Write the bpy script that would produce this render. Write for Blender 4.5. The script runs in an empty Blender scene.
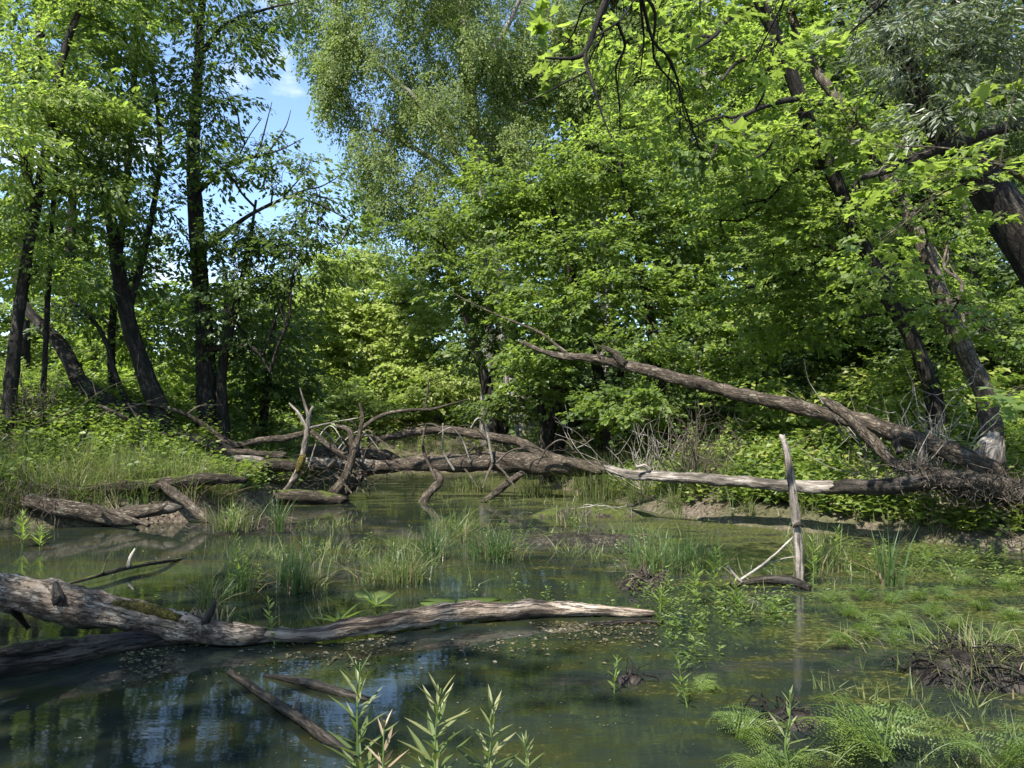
import bpy, math, random
import numpy as np
from mathutils import Vector, Matrix

# ------------------------------------------------------------------ camera, sky, sun, exposure
scene = bpy.context.scene
COL = scene.collection
F_PX, HORIZON, CAM_H = 773.0, 430.0, 1.4
PITCH = math.atan((HORIZON - 384.0) / F_PX)
cam_d = bpy.data.cameras.new('camera')
cam_d.sensor_width = 36.0
cam_d.lens = F_PX * 36.0 / 1024.0
cam_d.clip_end = 2000.0
cam_d.clip_start = 0.05
cam = bpy.data.objects.new('camera', cam_d)
COL.objects.link(cam)
cam.location = (0, 0, CAM_H)
cam.rotation_euler = (math.pi / 2 + PITCH, 0, 0)
scene.camera = cam

SUN_EL = math.radians(52.0)
SUN_AZ = math.radians(-150.0)      # measured from +y (view direction) clockwise: from the left, slightly behind
to_sun = Vector((math.sin(SUN_AZ) * math.cos(SUN_EL), math.cos(SUN_AZ) * math.cos(SUN_EL), math.sin(SUN_EL)))
sun_d = bpy.data.lights.new('sun', 'SUN')
sun_d.energy = 4.8
sun_d.angle = math.radians(0.53)
sun_d.color = (1.0, 0.95, 0.86)
sun = bpy.data.objects.new('sun', sun_d)
COL.objects.link(sun)
sun.rotation_euler = to_sun.to_track_quat('Z', 'Y').to_euler()

world = bpy.data.worlds.new('World')
scene.world = world
world.use_nodes = True
wn, wl = world.node_tree.nodes, world.node_tree.links
wn.clear()
w_out = wn.new('ShaderNodeOutputWorld')
w_bg = wn.new('ShaderNodeBackground')
w_bg.inputs['Strength'].default_value = 0.13
sky = wn.new('ShaderNodeTexSky')
sky.sky_type = 'NISHITA'
sky.sun_disc = False
sky.sun_elevation = SUN_EL
sky.sun_rotation = SUN_AZ
sky.air_density = 1.0
sky.dust_density = 0.3
sky.ozone_density = 3.0
w_tc = wn.new('ShaderNodeTexCoord')
w_map = wn.new('ShaderNodeMapping')
w_map.inputs['Scale'].default_value = (1.0, 1.0, 2.2)
w_map.inputs['Location'].default_value = (0.35, 0.1, 0.2)
w_noise = wn.new('ShaderNodeTexNoise')
w_noise.inputs['Scale'].default_value = 3.2
w_noise.inputs['Detail'].default_value = 7.0
w_noise.inputs['Roughness'].default_value = 0.58
w_ramp = wn.new('ShaderNodeValToRGB')
w_ramp.color_ramp.elements[0].position = 0.57
w_ramp.color_ramp.elements[1].position = 0.72
w_mix = wn.new('ShaderNodeMix')
w_mix.data_type = 'RGBA'
w_mix.inputs['B'].default_value = (4.6, 4.8, 5.1, 1)
wl.new(w_tc.outputs['Generated'], w_map.inputs['Vector'])
wl.new(w_map.outputs['Vector'], w_noise.inputs['Vector'])
wl.new(w_noise.outputs['Fac'], w_ramp.inputs['Fac'])
wl.new(w_ramp.outputs['Color'], w_mix.inputs['Factor'])
wl.new(sky.outputs['Color'], w_mix.inputs['A'])
wl.new(w_mix.outputs['Result'], w_bg.inputs['Color'])
wl.new(w_bg.outputs['Background'], w_out.inputs['Surface'])

vs = scene.view_settings
vs.view_transform = 'Standard'
vs.look = 'None'
vs.gamma = 1.0
vs.use_curve_mapping = False
vs.exposure = 1.4

cy = scene.cycles
cy.max_bounces = 7
cy.diffuse_bounces = 4
cy.glossy_bounces = 3
cy.transmission_bounces = 4
cy.transparent_max_bounces = 4
cy.caustics_reflective = False
cy.caustics_refractive = False
cy.sample_clamp_indirect = 4.0
cy.use_adaptive_sampling = False
cy.use_denoising = True
try:
    cy.denoiser = 'OPENIMAGEDENOISE'
    cy.denoising_prefilter = 'ACCURATE'
except Exception:
    pass

# ------------------------------------------------------------------ placing helpers
CP, SP = math.cos(PITCH), math.sin(PITCH)


def P(px, py, d):
    """World point seen at photo pixel (px, py) at forward distance d metres."""
    a = (px - 512.0) / F_PX * d
    b = (384.0 - py) / F_PX * d
    return np.array((a, d * CP - b * SP, CAM_H + d * SP + b * CP))


def G(px, py, z=0.0):
    """World point on the level z that is seen at photo pixel (px, py)."""
    a, b = (px - 512.0) / F_PX, (384.0 - py) / F_PX
    t = (z - CAM_H) / (SP + b * CP)
    return P(px, py, t)


# ------------------------------------------------------------------ smooth noise in numpy
def _hash(ix, iy, s):
    h = (ix * 374761393 + iy * 668265263 + s * 974711) & 0xFFFFFFFF
    h = ((h ^ (h >> 13)) * 1274126177) & 0xFFFFFFFF
    return ((h ^ (h >> 16)) & 0xFFFF) / 65535.0


def vnoise(x, y, s=0):
    x = np.asarray(x, float); y = np.asarray(y, float)
    ix = np.floor(x).astype(np.int64); iy = np.floor(y).astype(np.int64)
    fx, fy = x - ix, y - iy
    fx = fx * fx * (3 - 2 * fx); fy = fy * fy * (3 - 2 * fy)
    a = _hash(ix, iy, s); b = _hash(ix + 1, iy, s); c = _hash(ix, iy + 1, s); d = _hash(ix + 1, iy + 1, s)
    return (a * (1 - fx) + b * fx) * (1 - fy) + (c * (1 - fx) + d * fx) * fy


def fbm(x, y, s=0, o=4):
    t, a, n = 0.0, 0.5, 0.0
    for k in range(o):
        t = t + a * vnoise(np.asarray(x) * 2 ** k, np.asarray(y) * 2 ** k, s + k); n += a; a *= 0.5
    return t / n


# ------------------------------------------------------------------ mesh accumulator
class MB:
    def __init__(self):
        self.v, self.q, self.t, self.r, self.b, self.n = [], [], [], [], [], 0

    def add(self, v, quads=None, tris=None, rnd=None, bk=None):
        v = np.asarray(v, np.float32).reshape(-1, 3)
        m = len(v)
        if quads is not None and len(quads): self.q.append(np.asarray(quads, np.int64).reshape(-1, 4) + self.n)
        if tris is not None and len(tris): self.t.append(np.asarray(tris, np.int64).reshape(-1, 3) + self.n)
        self.v.append(v)
        self.r.append(np.full(m, 0.5, np.float32) if rnd is None else np.broadcast_to(np.asarray(rnd, np.float32), (m,)))
        self.b.append(v if bk is None else np.asarray(bk, np.float32).reshape(-1, 3))
        self.n += m

    def build(self, name, mat, parent=None, smooth=False, origin=None):
        me = bpy.data.meshes.new(name)
        v = np.concatenate(self.v) if self.v else np.zeros((0, 3), np.float32)
        if origin is not None: v = v - np.asarray(origin, np.float32)
        q = np.concatenate(self.q) if self.q else np.zeros((0, 4), np.int64)
        t = np.concatenate(self.t) if self.t else np.zeros((0, 3), np.int64)
        nl = len(q) * 4 + len(t) * 3
        me.vertices.add(len(v)); me.vertices.foreach_set('co', v.astype(np.float32).ravel())
        me.loops.add(nl); me.loops.foreach_set('vertex_index', np.concatenate([q.ravel(), t.ravel()]).astype(np.int32))
        me.polygons.add(len(q) + len(t))
        ls = np.concatenate([np.arange(len(q)) * 4, len(q) * 4 + np.arange(len(t)) * 3]).astype(np.int32)
        me.polygons.foreach_set('loop_start', ls)
        me.polygons.foreach_set('use_smooth', np.full(len(q) + len(t), smooth))
        me.update(calc_edges=True)
        a = me.attributes.new('rnd', 'FLOAT', 'POINT'); a.data.foreach_set('value', np.concatenate(self.r).astype(np.float32))
        a = me.attributes.new('bark', 'FLOAT_VECTOR', 'POINT'); a.data.foreach_set('vector', np.concatenate(self.b).astype(np.float32).ravel())
        me.materials.append(mat)
        o = bpy.data.objects.new(name, me)
        COL.objects.link(o)
        if parent is not None:
            o.parent = parent
        elif origin is not None:
            o.location = origin
        return o


def tag(o, label, cat, group=None, kind=None):
    if label: o['label'] = label
    if cat: o['category'] = cat
    if group: o['group'] = group
    if kind: o['kind'] = kind
    return o


def thing(name, label, cat, loc=(0, 0, 0), group=None):
    o = bpy.data.objects.new(name, None)
    o.empty_display_size = 0.2
    COL.objects.link(o)
    o.location = tuple(float(c) for c in loc)
    return tag(o, label, cat, group)


# ------------------------------------------------------------------ tubes (trunks, limbs, logs, twigs)
def catmull(pts, k):
    pts = np.asarray(pts, float)
    p = np.vstack([2 * pts[0] - pts[1], pts, 2 * pts[-1] - pts[-2]])
    out = []
    for i in range(1, len(p) - 2):
        for j in range(k):
            t = j / k
            out.append(0.5 * (2 * p[i] + (p[i + 1] - p[i - 1]) * t + (2 * p[i - 1] - 5 * p[i] + 4 * p[i + 1] - p[i + 2]) * t * t
                              + (3 * p[i] - p[i - 1] - 3 * p[i + 1] + p[i + 2]) * t ** 3))
    out.append(p[-2])
    return np.array(out)


def tube(mb, pts, rad, sides=8, k=4, rough=0.0, seed=0, cap=True, wob=0.0):
    """A tapering limb through pts with radii rad; rough = bumps as a share of the radius."""
    pts = np.asarray(pts, float); rad = np.asarray(rad, float)
    if rough:
        seg = np.linalg.norm(np.diff(pts, axis=0), axis=1).max()
        k = int(min(40, max(k, seg / max(0.55 * rad.mean(), 0.02))))
    pr = catmull(np.column_stack([pts, rad]), k) if k > 1 else np.column_stack([pts, rad])
    p, r = pr[:, :3].copy(), np.maximum(pr[:, 3], 0.0012)
    n = len(p)
    if wob:
        s0 = np.concatenate([[0], np.cumsum(np.linalg.norm(np.diff(p, axis=0), axis=1))]) / max(r.mean() * 9, 0.1)
        for c_ in range(3):
            p[:, c_] += r * wob * (fbm(s0 + 31.7 * c_, np.full(n, seed * 1.7), 40 + c_, 3) - 0.5) * np.minimum(1, np.arange(n) / 4.0)
    tan = np.gradient(p, axis=0)
    tan /= np.maximum(np.linalg.norm(tan, axis=1)[:, None], 1e-9)
    ref = np.array((0, 0, 1.0)) if abs(tan[0][2]) < 0.8 else np.array((1.0, 0, 0))
    u = np.cross(tan[0], ref); u /= np.linalg.norm(u)
    us = np.zeros((n, 3))
    for i in range(n):
        u = u - tan[i] * u.dot(tan[i]); u /= max(np.linalg.norm(u), 1e-9); us[i] = u
    w = np.cross(tan, us)
    s = np.concatenate([[0], np.cumsum(np.linalg.norm(np.diff(p, axis=0), axis=1))])
    th = np.arange(sides) / sides * 2 * np.pi
    ct, st = np.cos(th), np.sin(th)
    R = np.repeat(r[:, None], sides, 1)
    if rough:
        sc = max(r.max(), 0.02)
        A = np.cos(th)[None, :] * 1.3 + 11.3 * seed
        B = np.sin(th)[None, :] * 1.3 + s[:, None] / sc * 0.45
        R = R * (1 + rough * 2.2 * (fbm(A + 50, B + 50 + 7.7 * seed, seed % 97, 3) - 0.5) + rough * 1.1 * (vnoise(A * 3.5, B * 2.2, seed % 89 + 3) - 0.5) + rough * 0.5 * (vnoise(A * 9, B * 5, seed % 83 + 5) - 0.5))
    v = p[:, None, :] + R[:, :, None] * (us[:, None, :] * ct[None, :, None] + w[:, None, :] * st[None, :, None])
    bk = np.zeros((n, sides, 3))
    bk[:, :, 0] = ct[None, :] * r[:, None] + seed * 3.1
    bk[:, :, 1] = st[None, :] * r[:, None]
    bk[:, :, 2] = s[:, None]
    i = np.arange(n - 1)[:, None] * sides
    j = np.arange(sides)[None, :]; j2 = (j + 1) % sides
    q = np.stack([i + j, i + j2, i + sides + j2, i + sides + j], -1).reshape(-1, 4)
    v, bk = v.reshape(-1, 3), bk.reshape(-1, 3)
    tris = []
    if cap:
        m = len(v)
        if wob:
            jag = (vnoise(np.arange(sides) * 0.9, np.full(sides, seed * 2.3), 77) - 0.35) * r[-1] * 2.2
            v[(n - 1) * sides:] += tan[-1][None] * jag[:, None]
            jag = (vnoise(np.arange(sides) * 0.9, np.full(sides, seed * 3.3), 78) - 0.35) * r[0] * 2.2
            v[:sides] -= tan[0][None] * jag[:, None]
        e0 = p[0] - tan[0] * r[0] * 0.15; e1 = p[-1] + tan[-1] * r[-1] * 0.3
        v = np.vstack([v, e0, e1]); bk = np.vstack([bk, [seed * 3.1, 0, 0], [seed * 3.1, 0, s[-1]]])
        jj = np.arange(sides); j2 = (jj + 1) % sides
        tris = np.vstack([np.stack([np.full(sides, m), j2, jj], -1), np.stack([np.full(sides, m + 1), (n - 1) * sides + jj, (n - 1) * sides + j2], -1)])
    mb.add(v, q, tris, 0.5, bk)
    return p, r


def wander(a, b, rng, amount=0.12, n=4, sag=0.0):
    a, b = np.asarray(a, float), np.asarray(b, float)
    L = np.linalg.norm(b - a)
    out = [a]
    for i in range(1, n):
        t = i / n
        out.append(a + (b - a) * t + rng.normal(0, amount * L / n, 3) + np.array((0, 0, -sag * L * 4 * t * (1 - t))))
    out.append(b)
    return np.array(out)


# ------------------------------------------------------------------ materials
def new_mat(name):
    m = bpy.data.materials.new(name)
    m.use_nodes = True
    n = m.node_tree.nodes
    n.clear()
    return m, n, m.node_tree.links


def ramp(n, stops, interp='LINEAR'):
    r = n.new('ShaderNodeValToRGB')
    r.color_ramp.interpolation = interp
    els = r.color_ramp.elements
    while len(els) > 1: els.remove(els[-1])
    els[0].position, els[0].color = stops[0][0], tuple(stops[0][1]) + (1,)
    for pos, c in stops[1:]:
        e = els.new(pos); e.color = tuple(c) + (1,)
    return r


def noise(n, l, vec, scale, detail=4, rough=0.55):
    t = n.new('ShaderNodeTexNoise')
    t.inputs['Scale'].default_value = scale
    t.inputs['Detail'].default_value = detail
    t.inputs['Roughness'].default_value = rough
    if vec is not None: l.new(vec, t.inputs['Vector'])
    return t


def math_node(n, l, op, a, b=None, clamp=False):
    m = n.new('ShaderNodeMath'); m.operation = op; m.use_clamp = clamp
    for k, x in enumerate((a, b)):
        if x is None: continue
        if isinstance(x, (int, float)): m.inputs[k].default_value = x
        else: l.new(x, m.inputs[k])
    return m.outputs[0]


def mix_rgb(n, l, fac, a, b):
    m = n.new('ShaderNodeMix'); m.data_type = 'RGBA'
    for key, x in (('Factor', fac), ('A', a), ('B', b)):
        if isinstance(x, (int, float)): m.inputs[key].default_value = x
        elif isinstance(x, tuple): m.inputs[key].default_value = x + (1,)
        else: l.new(x, m.inputs[key])
    return m.outputs['Result']


def leaf_mat(name, dark, mid, light, trans, tmix=0.45, rough=0.45, spec=0.4, raw=False):
    if not raw:
        dark, mid, light = [(k[0] * 1.68, k[1] * 1.18, k[2] * 2.1) for k in (dark, mid, light)]
        trans = (trans[0] * 1.75, trans[1] * 1.24, trans[2] * 2.4)
    """dark/mid/light: per-leaf spread of the leaf's own colour; trans: colour of light that passes through."""
    m, n, l = new_mat(name)
    out = n.new('ShaderNodeOutputMaterial')
    at = n.new('ShaderNodeAttribute'); at.attribute_name = 'rnd'
    oi = n.new('ShaderNodeObjectInfo')
    fac = math_node(n, l, 'ADD', at.outputs['Fac'], math_node(n, l, 'MULTIPLY', math_node(n, l, 'SUBTRACT', oi.outputs['Random'], 0.5), 0.25), True)
    cr = ramp(n, [(0.0, dark), (0.5, mid), (1.0, light)])
    l.new(fac, cr.inputs['Fac'])
    pb = n.new('ShaderNodeBsdfPrincipled')
    l.new(cr.outputs['Color'], pb.inputs['Base Color'])
    pb.inputs['Roughness'].default_value = rough
    pb.inputs['Specular IOR Level'].default_value = spec
    tr = n.new('ShaderNodeBsdfTranslucent')
    tc = mix_rgb(n, l, fac, tuple(c * 0.7 for c in trans), tuple(min(1, c * 1.35) for c in trans))
    l.new(tc, tr.inputs['Color'])
    mx = n.new('ShaderNodeMixShader'); mx.inputs[0].default_value = tmix
    l.new(pb.outputs[0], mx.inputs[1]); l.new(tr.outputs[0], mx.inputs[2])
    l.new(mx.outputs[0], out.inputs['Surface'])
    return m


def bark_mat(name, c0, c1, c2, moss=0.0, moss_col=(0.055, 0.075, 0.012), lichen=0.0, scale=14.0, stretch=0.22, bump=0.6, plates=0.0, plate_k=1.3, rough=0.85):
    m, n, l = new_mat(name)
    out = n.new('ShaderNodeOutputMaterial')
    at = n.new('ShaderNodeAttribute'); at.attribute_name = 'bark'
    mp = n.new('ShaderNodeMapping'); mp.inputs['Scale'].default_value = (1, 1, stretch)
    l.new(at.outputs['Vector'], mp.inputs['Vector'])
    n1 = noise(n, l, mp.outputs['Vector'], scale, 6, 0.65)
    n2 = noise(n, l, at.outputs['Vector'], scale * 0.25, 4, 0.6)
    n3 = noise(n, l, at.outputs['Vector'], scale * 3.0, 3, 0.6)
    mixv = math_node(n, l, 'ADD', math_node(n, l, 'MULTIPLY', n1.outputs['Fac'], 0.65), math_node(n, l, 'MULTIPLY', n2.outputs['Fac'], 0.35))
    cr = ramp(n, [(0.40, c0), (0.50, c1), (0.60, c2)])
    l.new(mixv, cr.inputs['Fac'])
    col = cr.outputs['Color']
    mp2 = n.new('ShaderNodeMapping'); mp2.inputs['Scale'].default_value = (1, 1, stretch * 0.55)
    l.new(at.outputs['Vector'], mp2.inputs['Vector'])
    ck = noise(n, l, mp2.outputs['Vector'], scale * 1.5, 5, 0.7)
    rid = math_node(n, l, 'ABSOLUTE', math_node(n, l, 'SUBTRACT', ck.outputs['Fac'], 0.5))
    rr_ = ramp(n, [(0.0, (1, 1, 1)), (0.035, (0, 0, 0))]); l.new(rid, rr_.inputs['Fac'])
    crack = math_node(n, l, 'MULTIPLY', rr_.outputs['Color'], math_node(n, l, 'MULTIPLY', n2.outputs['Fac'], 1.5), True)
    col = mix_rgb(n, l, crack, col, tuple(c * 0.55 for c in c0))
    if plates:
        mp3 = n.new('ShaderNodeMapping'); mp3.inputs['Scale'].default_value = (1, 1, 0.30)
        wv = n.new('ShaderNodeVectorMath'); wv.operation = 'MULTIPLY_ADD'
        l.new(n1.outputs['Color'], wv.inputs[0]); wv.inputs[1].default_value = (0.06, 0.06, 0.14); l.new(at.outputs['Vector'], wv.inputs[2])
        l.new(wv.outputs[0], mp3.inputs['Vector'])
        vo = n.new('ShaderNodeTexVoronoi'); vo.feature = 'DISTANCE_TO_EDGE'; vo.inputs['Scale'].default_value = plates
        l.new(mp3.outputs['Vector'], vo.inputs['Vector'])
        pr_ = ramp(n, [(0.0, (1, 1, 1)), (0.16, (0, 0, 0))]); l.new(vo.outputs['Distance'], pr_.inputs['Fac'])
        plate_gap = math_node(n, l, 'MULTIPLY', pr_.outputs['Color'], math_node(n, l, 'MULTIPLY', n2.outputs['Fac'], plate_k), True)
        crack = math_node(n, l, 'MAXIMUM', crack, plate_gap)
        col = mix_rgb(n, l, plate_gap, col, tuple(c * 0.5 for c in c0))
    if lichen:
        lr = ramp(n, [(0.60, (0, 0, 0)), (0.66, (1, 1, 1))])
        l.new(noise(n, l, at.outputs['Vector'], scale * 0.9, 3).outputs['Fac'], lr.inputs['Fac'])
        col = mix_rgb(n, l, math_node(n, l, 'MULTIPLY', lr.outputs['Color'], lichen), col, (0.30, 0.31, 0.25))
    if moss:
        geo = n.new('ShaderNodeNewGeometry')
        sx = n.new('ShaderNodeSeparateXYZ'); l.new(geo.outputs['Normal'], sx.inputs[0])
        mz = math_node(n, l, 'MULTIPLY_ADD', sx.outputs['Z'], 0.35)
        mz.node.inputs[2].default_value = moss - 0.35
        mm = math_node(n, l, 'ADD', mz, math_node(n, l, 'SUBTRACT', noise(n, l, at.outputs['Vector'], scale * 0.22, 5, 0.65).outputs['Fac'], 0.5))
        mr = ramp(n, [(0.30, (0, 0, 0)), (0.42, (1, 1, 1))])
        l.new(mm, mr.inputs['Fac'])
        mc = ramp(n, [(0.3, tuple(c * 0.55 for c in moss_col)), (0.7, tuple(c * 1.8 for c in moss_col))])
        l.new(n3.outputs['Fac'], mc.inputs['Fac'])
        col = mix_rgb(n, l, mr.outputs['Color'], col, mc.outputs['Color'])
    pb = n.new('ShaderNodeBsdfPrincipled')
    pb.inputs['Roughness'].default_value = rough
    pb.inputs['Specular IOR Level'].default_value = 0.25
    l.new(col, pb.inputs['Base Color'])
    bp = n.new('ShaderNodeBump'); bp.inputs['Strength'].default_value = bump; bp.inputs['Distance'].default_value = 0.03
    hh = math_node(n, l, 'SUBTRACT', math_node(n, l, 'ADD', n1.outputs['Fac'], math_node(n, l, 'MULTIPLY', n3.outputs['Fac'], 0.35)), math_node(n, l, 'MULTIPLY', crack, 0.5))
    l.new(hh, bp.inputs['Height'])
    l.new(bp.outputs['Normal'], pb.inputs['Normal'])
    l.new(pb.outputs[0], out.inputs['Surface'])
    return m


M = {}
M['box_leaf'] = leaf_mat('boxelder_leaf', (0.020, 0.048, 0.010), (0.036, 0.085, 0.012), (0.07, 0.14, 0.018), (0.10, 0.22, 0.015), 0.42)
M['maple_leaf'] = leaf_mat('maple_leaf', (0.038, 0.088, 0.016), (0.072, 0.15, 0.024), (0.14, 0.22, 0.038), (0.19, 0.37, 0.028), 0.5)
M['lime_leaf'] = leaf_mat('yellow_green_leaf', (0.095, 0.18, 0.03), (0.155, 0.26, 0.045), (0.21, 0.32, 0.065), (0.23, 0.43, 0.04), 0.46)
M['birch_leaf'] = leaf_mat('birch_leaf', (0.058, 0.115, 0.018), (0.085, 0.158, 0.026), (0.12, 0.20, 0.036), (0.16, 0.31, 0.03), 0.45, 0.5, 0.3)
M['dark_leaf'] = leaf_mat('dark_leaf', (0.018, 0.044, 0.012), (0.034, 0.074, 0.016), (0.06, 0.11, 0.022), (0.08, 0.18, 0.018), 0.4)
M['mid_leaf'] = leaf_mat('mid_green_leaf', (0.024, 0.06, 0.012), (0.045, 0.10, 0.018), (0.085, 0.15, 0.026), (0.13, 0.26, 0.02), 0.45)
M['willow_leaf'] = leaf_mat('willow_leaf', (0.05, 0.09, 0.03), (0.09, 0.15, 0.055), (0.20, 0.29, 0.13), (0.12, 0.22, 0.04), 0.32, 0.4, 0.55)
M['forb_leaf'] = leaf_mat('forb_leaf', (0.035, 0.085, 0.013), (0.075, 0.155, 0.02), (0.16, 0.24, 0.034), (0.16, 0.32, 0.022), 0.4)
M['grass'] = leaf_mat('grass_blade', (0.03, 0.065, 0.012), (0.06, 0.115, 0.02), (0.13, 0.18, 0.045), (0.13, 0.24, 0.025), 0.38)
M['sedge'] = leaf_mat('sedge_blade', (0.02, 0.055, 0.012), (0.035, 0.09, 0.016), (0.06, 0.12, 0.02), (0.09, 0.2, 0.02), 0.38)
M['fern'] = leaf_mat('ferny_leaf', (0.028, 0.068, 0.010), (0.055, 0.12, 0.015), (0.105, 0.18, 0.022), (0.15, 0.3, 0.018), 0.42)
M['dry_grass'] = leaf_mat('dry_grass', (0.12, 0.09, 0.05), (0.22, 0.17, 0.10), (0.34, 0.28, 0.18), (0.2, 0.15, 0.08), 0.25, raw=True)
M['litter'] = leaf_mat('fallen_leaf_bits', (0.03, 0.03, 0.012), (0.09, 0.075, 0.035), (0.20, 0.17, 0.10), (0.1, 0.09, 0.04), 0.15, raw=True)
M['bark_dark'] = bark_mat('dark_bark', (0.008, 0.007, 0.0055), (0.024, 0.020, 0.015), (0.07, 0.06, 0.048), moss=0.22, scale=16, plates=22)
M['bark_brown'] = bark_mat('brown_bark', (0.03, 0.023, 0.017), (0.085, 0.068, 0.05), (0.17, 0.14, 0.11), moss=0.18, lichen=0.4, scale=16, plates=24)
M['bark_pale'] = bark_mat('pale_bark', (0.08, 0.07, 0.06), (0.22, 0.20, 0.175), (0.38, 0.36, 0.32), scale=9)
M['log_grey'] = bark_mat('weathered_grey_wood', (0.05, 0.042, 0.034), (0.17, 0.145, 0.12), (0.33, 0.29, 0.25), scale=13, stretch=0.10, bump=0.8)
M['log_brown'] = bark_mat('brown_log_bark', (0.028, 0.021, 0.015), (0.085, 0.065, 0.046), (0.18, 0.145, 0.11), moss=0.20, scale=15, stretch=0.3, bump=0.9, plates=26, lichen=0.25)
M['log_moss'] = bark_mat('mossy_log', (0.022, 0.017, 0.012), (0.06, 0.048, 0.033), (0.13, 0.10, 0.075), moss=0.42, moss_col=(0.06, 0.075, 0.014), scale=15, stretch=0.3, bump=0.9, plates=26)
M['log_wet'] = bark_mat('wet_dark_wood', (0.012, 0.010, 0.008), (0.032, 0.026, 0.02), (0.075, 0.06, 0.045), scale=15, stretch=0.14, bump=0.8, rough=0.5)
M['fore_log'] = bark_mat('bare_log_wood', (0.055, 0.040, 0.029), (0.25, 0.195, 0.145), (0.46, 0.385, 0.305), scale=12, stretch=0.12, bump=1.0)
M['fore_bark'] = bark_mat('rough_log_bark', (0.04, 0.030, 0.022), (0.17, 0.132, 0.098), (0.36, 0.30, 0.235), moss=0.10, moss_col=(0.10, 0.075, 0.012), scale=13, stretch=0.4, bump=1.0, plates=20, plate_k=0.6, lichen=0.4)
M['ochre_moss'] = bark_mat('ochre_moss', (0.05, 0.045, 0.01), (0.12, 0.095, 0.018), (0.20, 0.16, 0.03), scale=40, stretch=1.0, bump=1.0)
M['twig_grey'] = bark_mat('dead_twig', (0.12, 0.105, 0.085), (0.25, 0.225, 0.19), (0.40, 0.37, 0.32), scale=20)
M['twig_brown'] = bark_mat('brown_twig', (0.03, 0.024, 0.018), (0.075, 0.06, 0.045), (0.13, 0.11, 0.085), scale=20)
M['mud'] = bark_mat('black_mud', (0.008, 0.006, 0.005), (0.018, 0.014, 0.011), (0.04, 0.032, 0.024), scale=9, stretch=1.0, bump=1.0, rough=0.6)
M['stem'] = bark_mat('green_stem', (0.05, 0.09, 0.02), (0.08, 0.14, 0.03), (0.12, 0.18, 0.045), scale=10, bump=0.1)

# ------------------------------------------------------------------ terrain
WATER = np.array([(-60, 1.9), (-60, 8.5), (-25, 9.2), (-12, 10.4), (-7.3, 11.0), (-4.85, 12.0), (-4.3, 14.0), (-4.1, 16.6), (-4.3, 20.0), (-4.6, 23.0),
                  (-3.9, 25.0), (-2.6, 26.0), (-1.0, 25.8), (0.4, 24.6), (1.0, 22.5), (1.1, 19.0), (1.8, 15.5), (2.9, 12.1), (4.2, 10.6), (5.7, 9.0), (9.0, 8.2),
                  (14.0, 8.0), (60, 6.0), (60, 1.9)], float)


def water_sd(x, y):
    """Signed distance to the pool's edge, positive on land."""
    x = np.asarray(x, float); y = np.asarray(y, float)
    d = np.full(x.shape, 1e9); inside = np.zeros(x.shape, bool)
    n = len(WATER)
    for i in range(n):
        ax, ay = WATER[i]; bx, by = WATER[(i + 1) % n]
        dx, dy = bx - ax, by - ay
        t = np.clip(((x - ax) * dx + (y - ay) * dy) / (dx * dx + dy * dy), 0, 1)
        d = np.minimum(d, np.hypot(x - ax - t * dx, y - ay - t * dy))
        c = ((ay > y) != (by > y)) & (x < (bx - ax) * (y - ay) / (by - ay + 1e-12) + ax)
        inside ^= c
    return np.where(inside, -d, d)


def ground_z(x, y):
    x = np.asarray(x, float); y = np.asarray(y, float)
    s = water_sd(x, y) + (fbm(x * 0.9, y * 0.9, 5, 3) - 0.5) * 0.55
    left = np.interp(s, [-3, -0.6, -0.05, 0.06, 0.35, 1.2, 2.4, 4.2, 8, 20, 60, 150], [-0.7, -0.45, -0.12, 0.10, 0.38, 0.62, 1.15, 1.75, 2.1, 2.6, 5, 9])
    right = np.interp(s, [-3, -0.6, -0.1, 0.1, 0.5, 1.5, 3.5, 7, 14, 25, 60, 150], [-0.7, -0.45, -0.10, 0.07, 0.30, 0.62, 1.0, 1.7, 3.0, 5.0, 9, 14])
    near = np.interp(s, [-3, -0.6, 0, 1, 4, 12, 60], [-0.7, -0.45, -0.02, 0.08, 0.2, 0.5, 2])
    wl_ = np.clip((-1.0 - x) / 3.0 + 0.5, 0, 1)
    z = left * wl_ + right * (1 - wl_)
    wn_ = np.clip((3.5 - y) / 2.0, 0, 1)
    z = z * (1 - wn_) + near * wn_
    z = z + np.clip(s / 2, 0, 1) * 0.5 * np.exp(-(((x + 10.0) / 3.0) ** 2 + ((y - 13.6) / 1.8) ** 2))
    z = z + np.clip(s, 0, 1) * ((fbm(x * 1.7, y * 1.7, 9, 4) - 0.5) * 0.35 + (fbm(x * 0.35, y * 0.35, 21, 3) - 0.5) * 0.8 * np.clip(s / 5, 0, 1))
    return z


def axis_grid(core0, core1, step, far0, far1):
    a = list(np.arange(core0, core1 + 1e-6, step))
    s = step
    while a[-1] < far1: s *= 1.15; a.append(a[-1] + s)
    s = step
    while a[0] > far0: s *= 1.15; a.insert(0, a[0] - s)
    return np.array(a)


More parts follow.
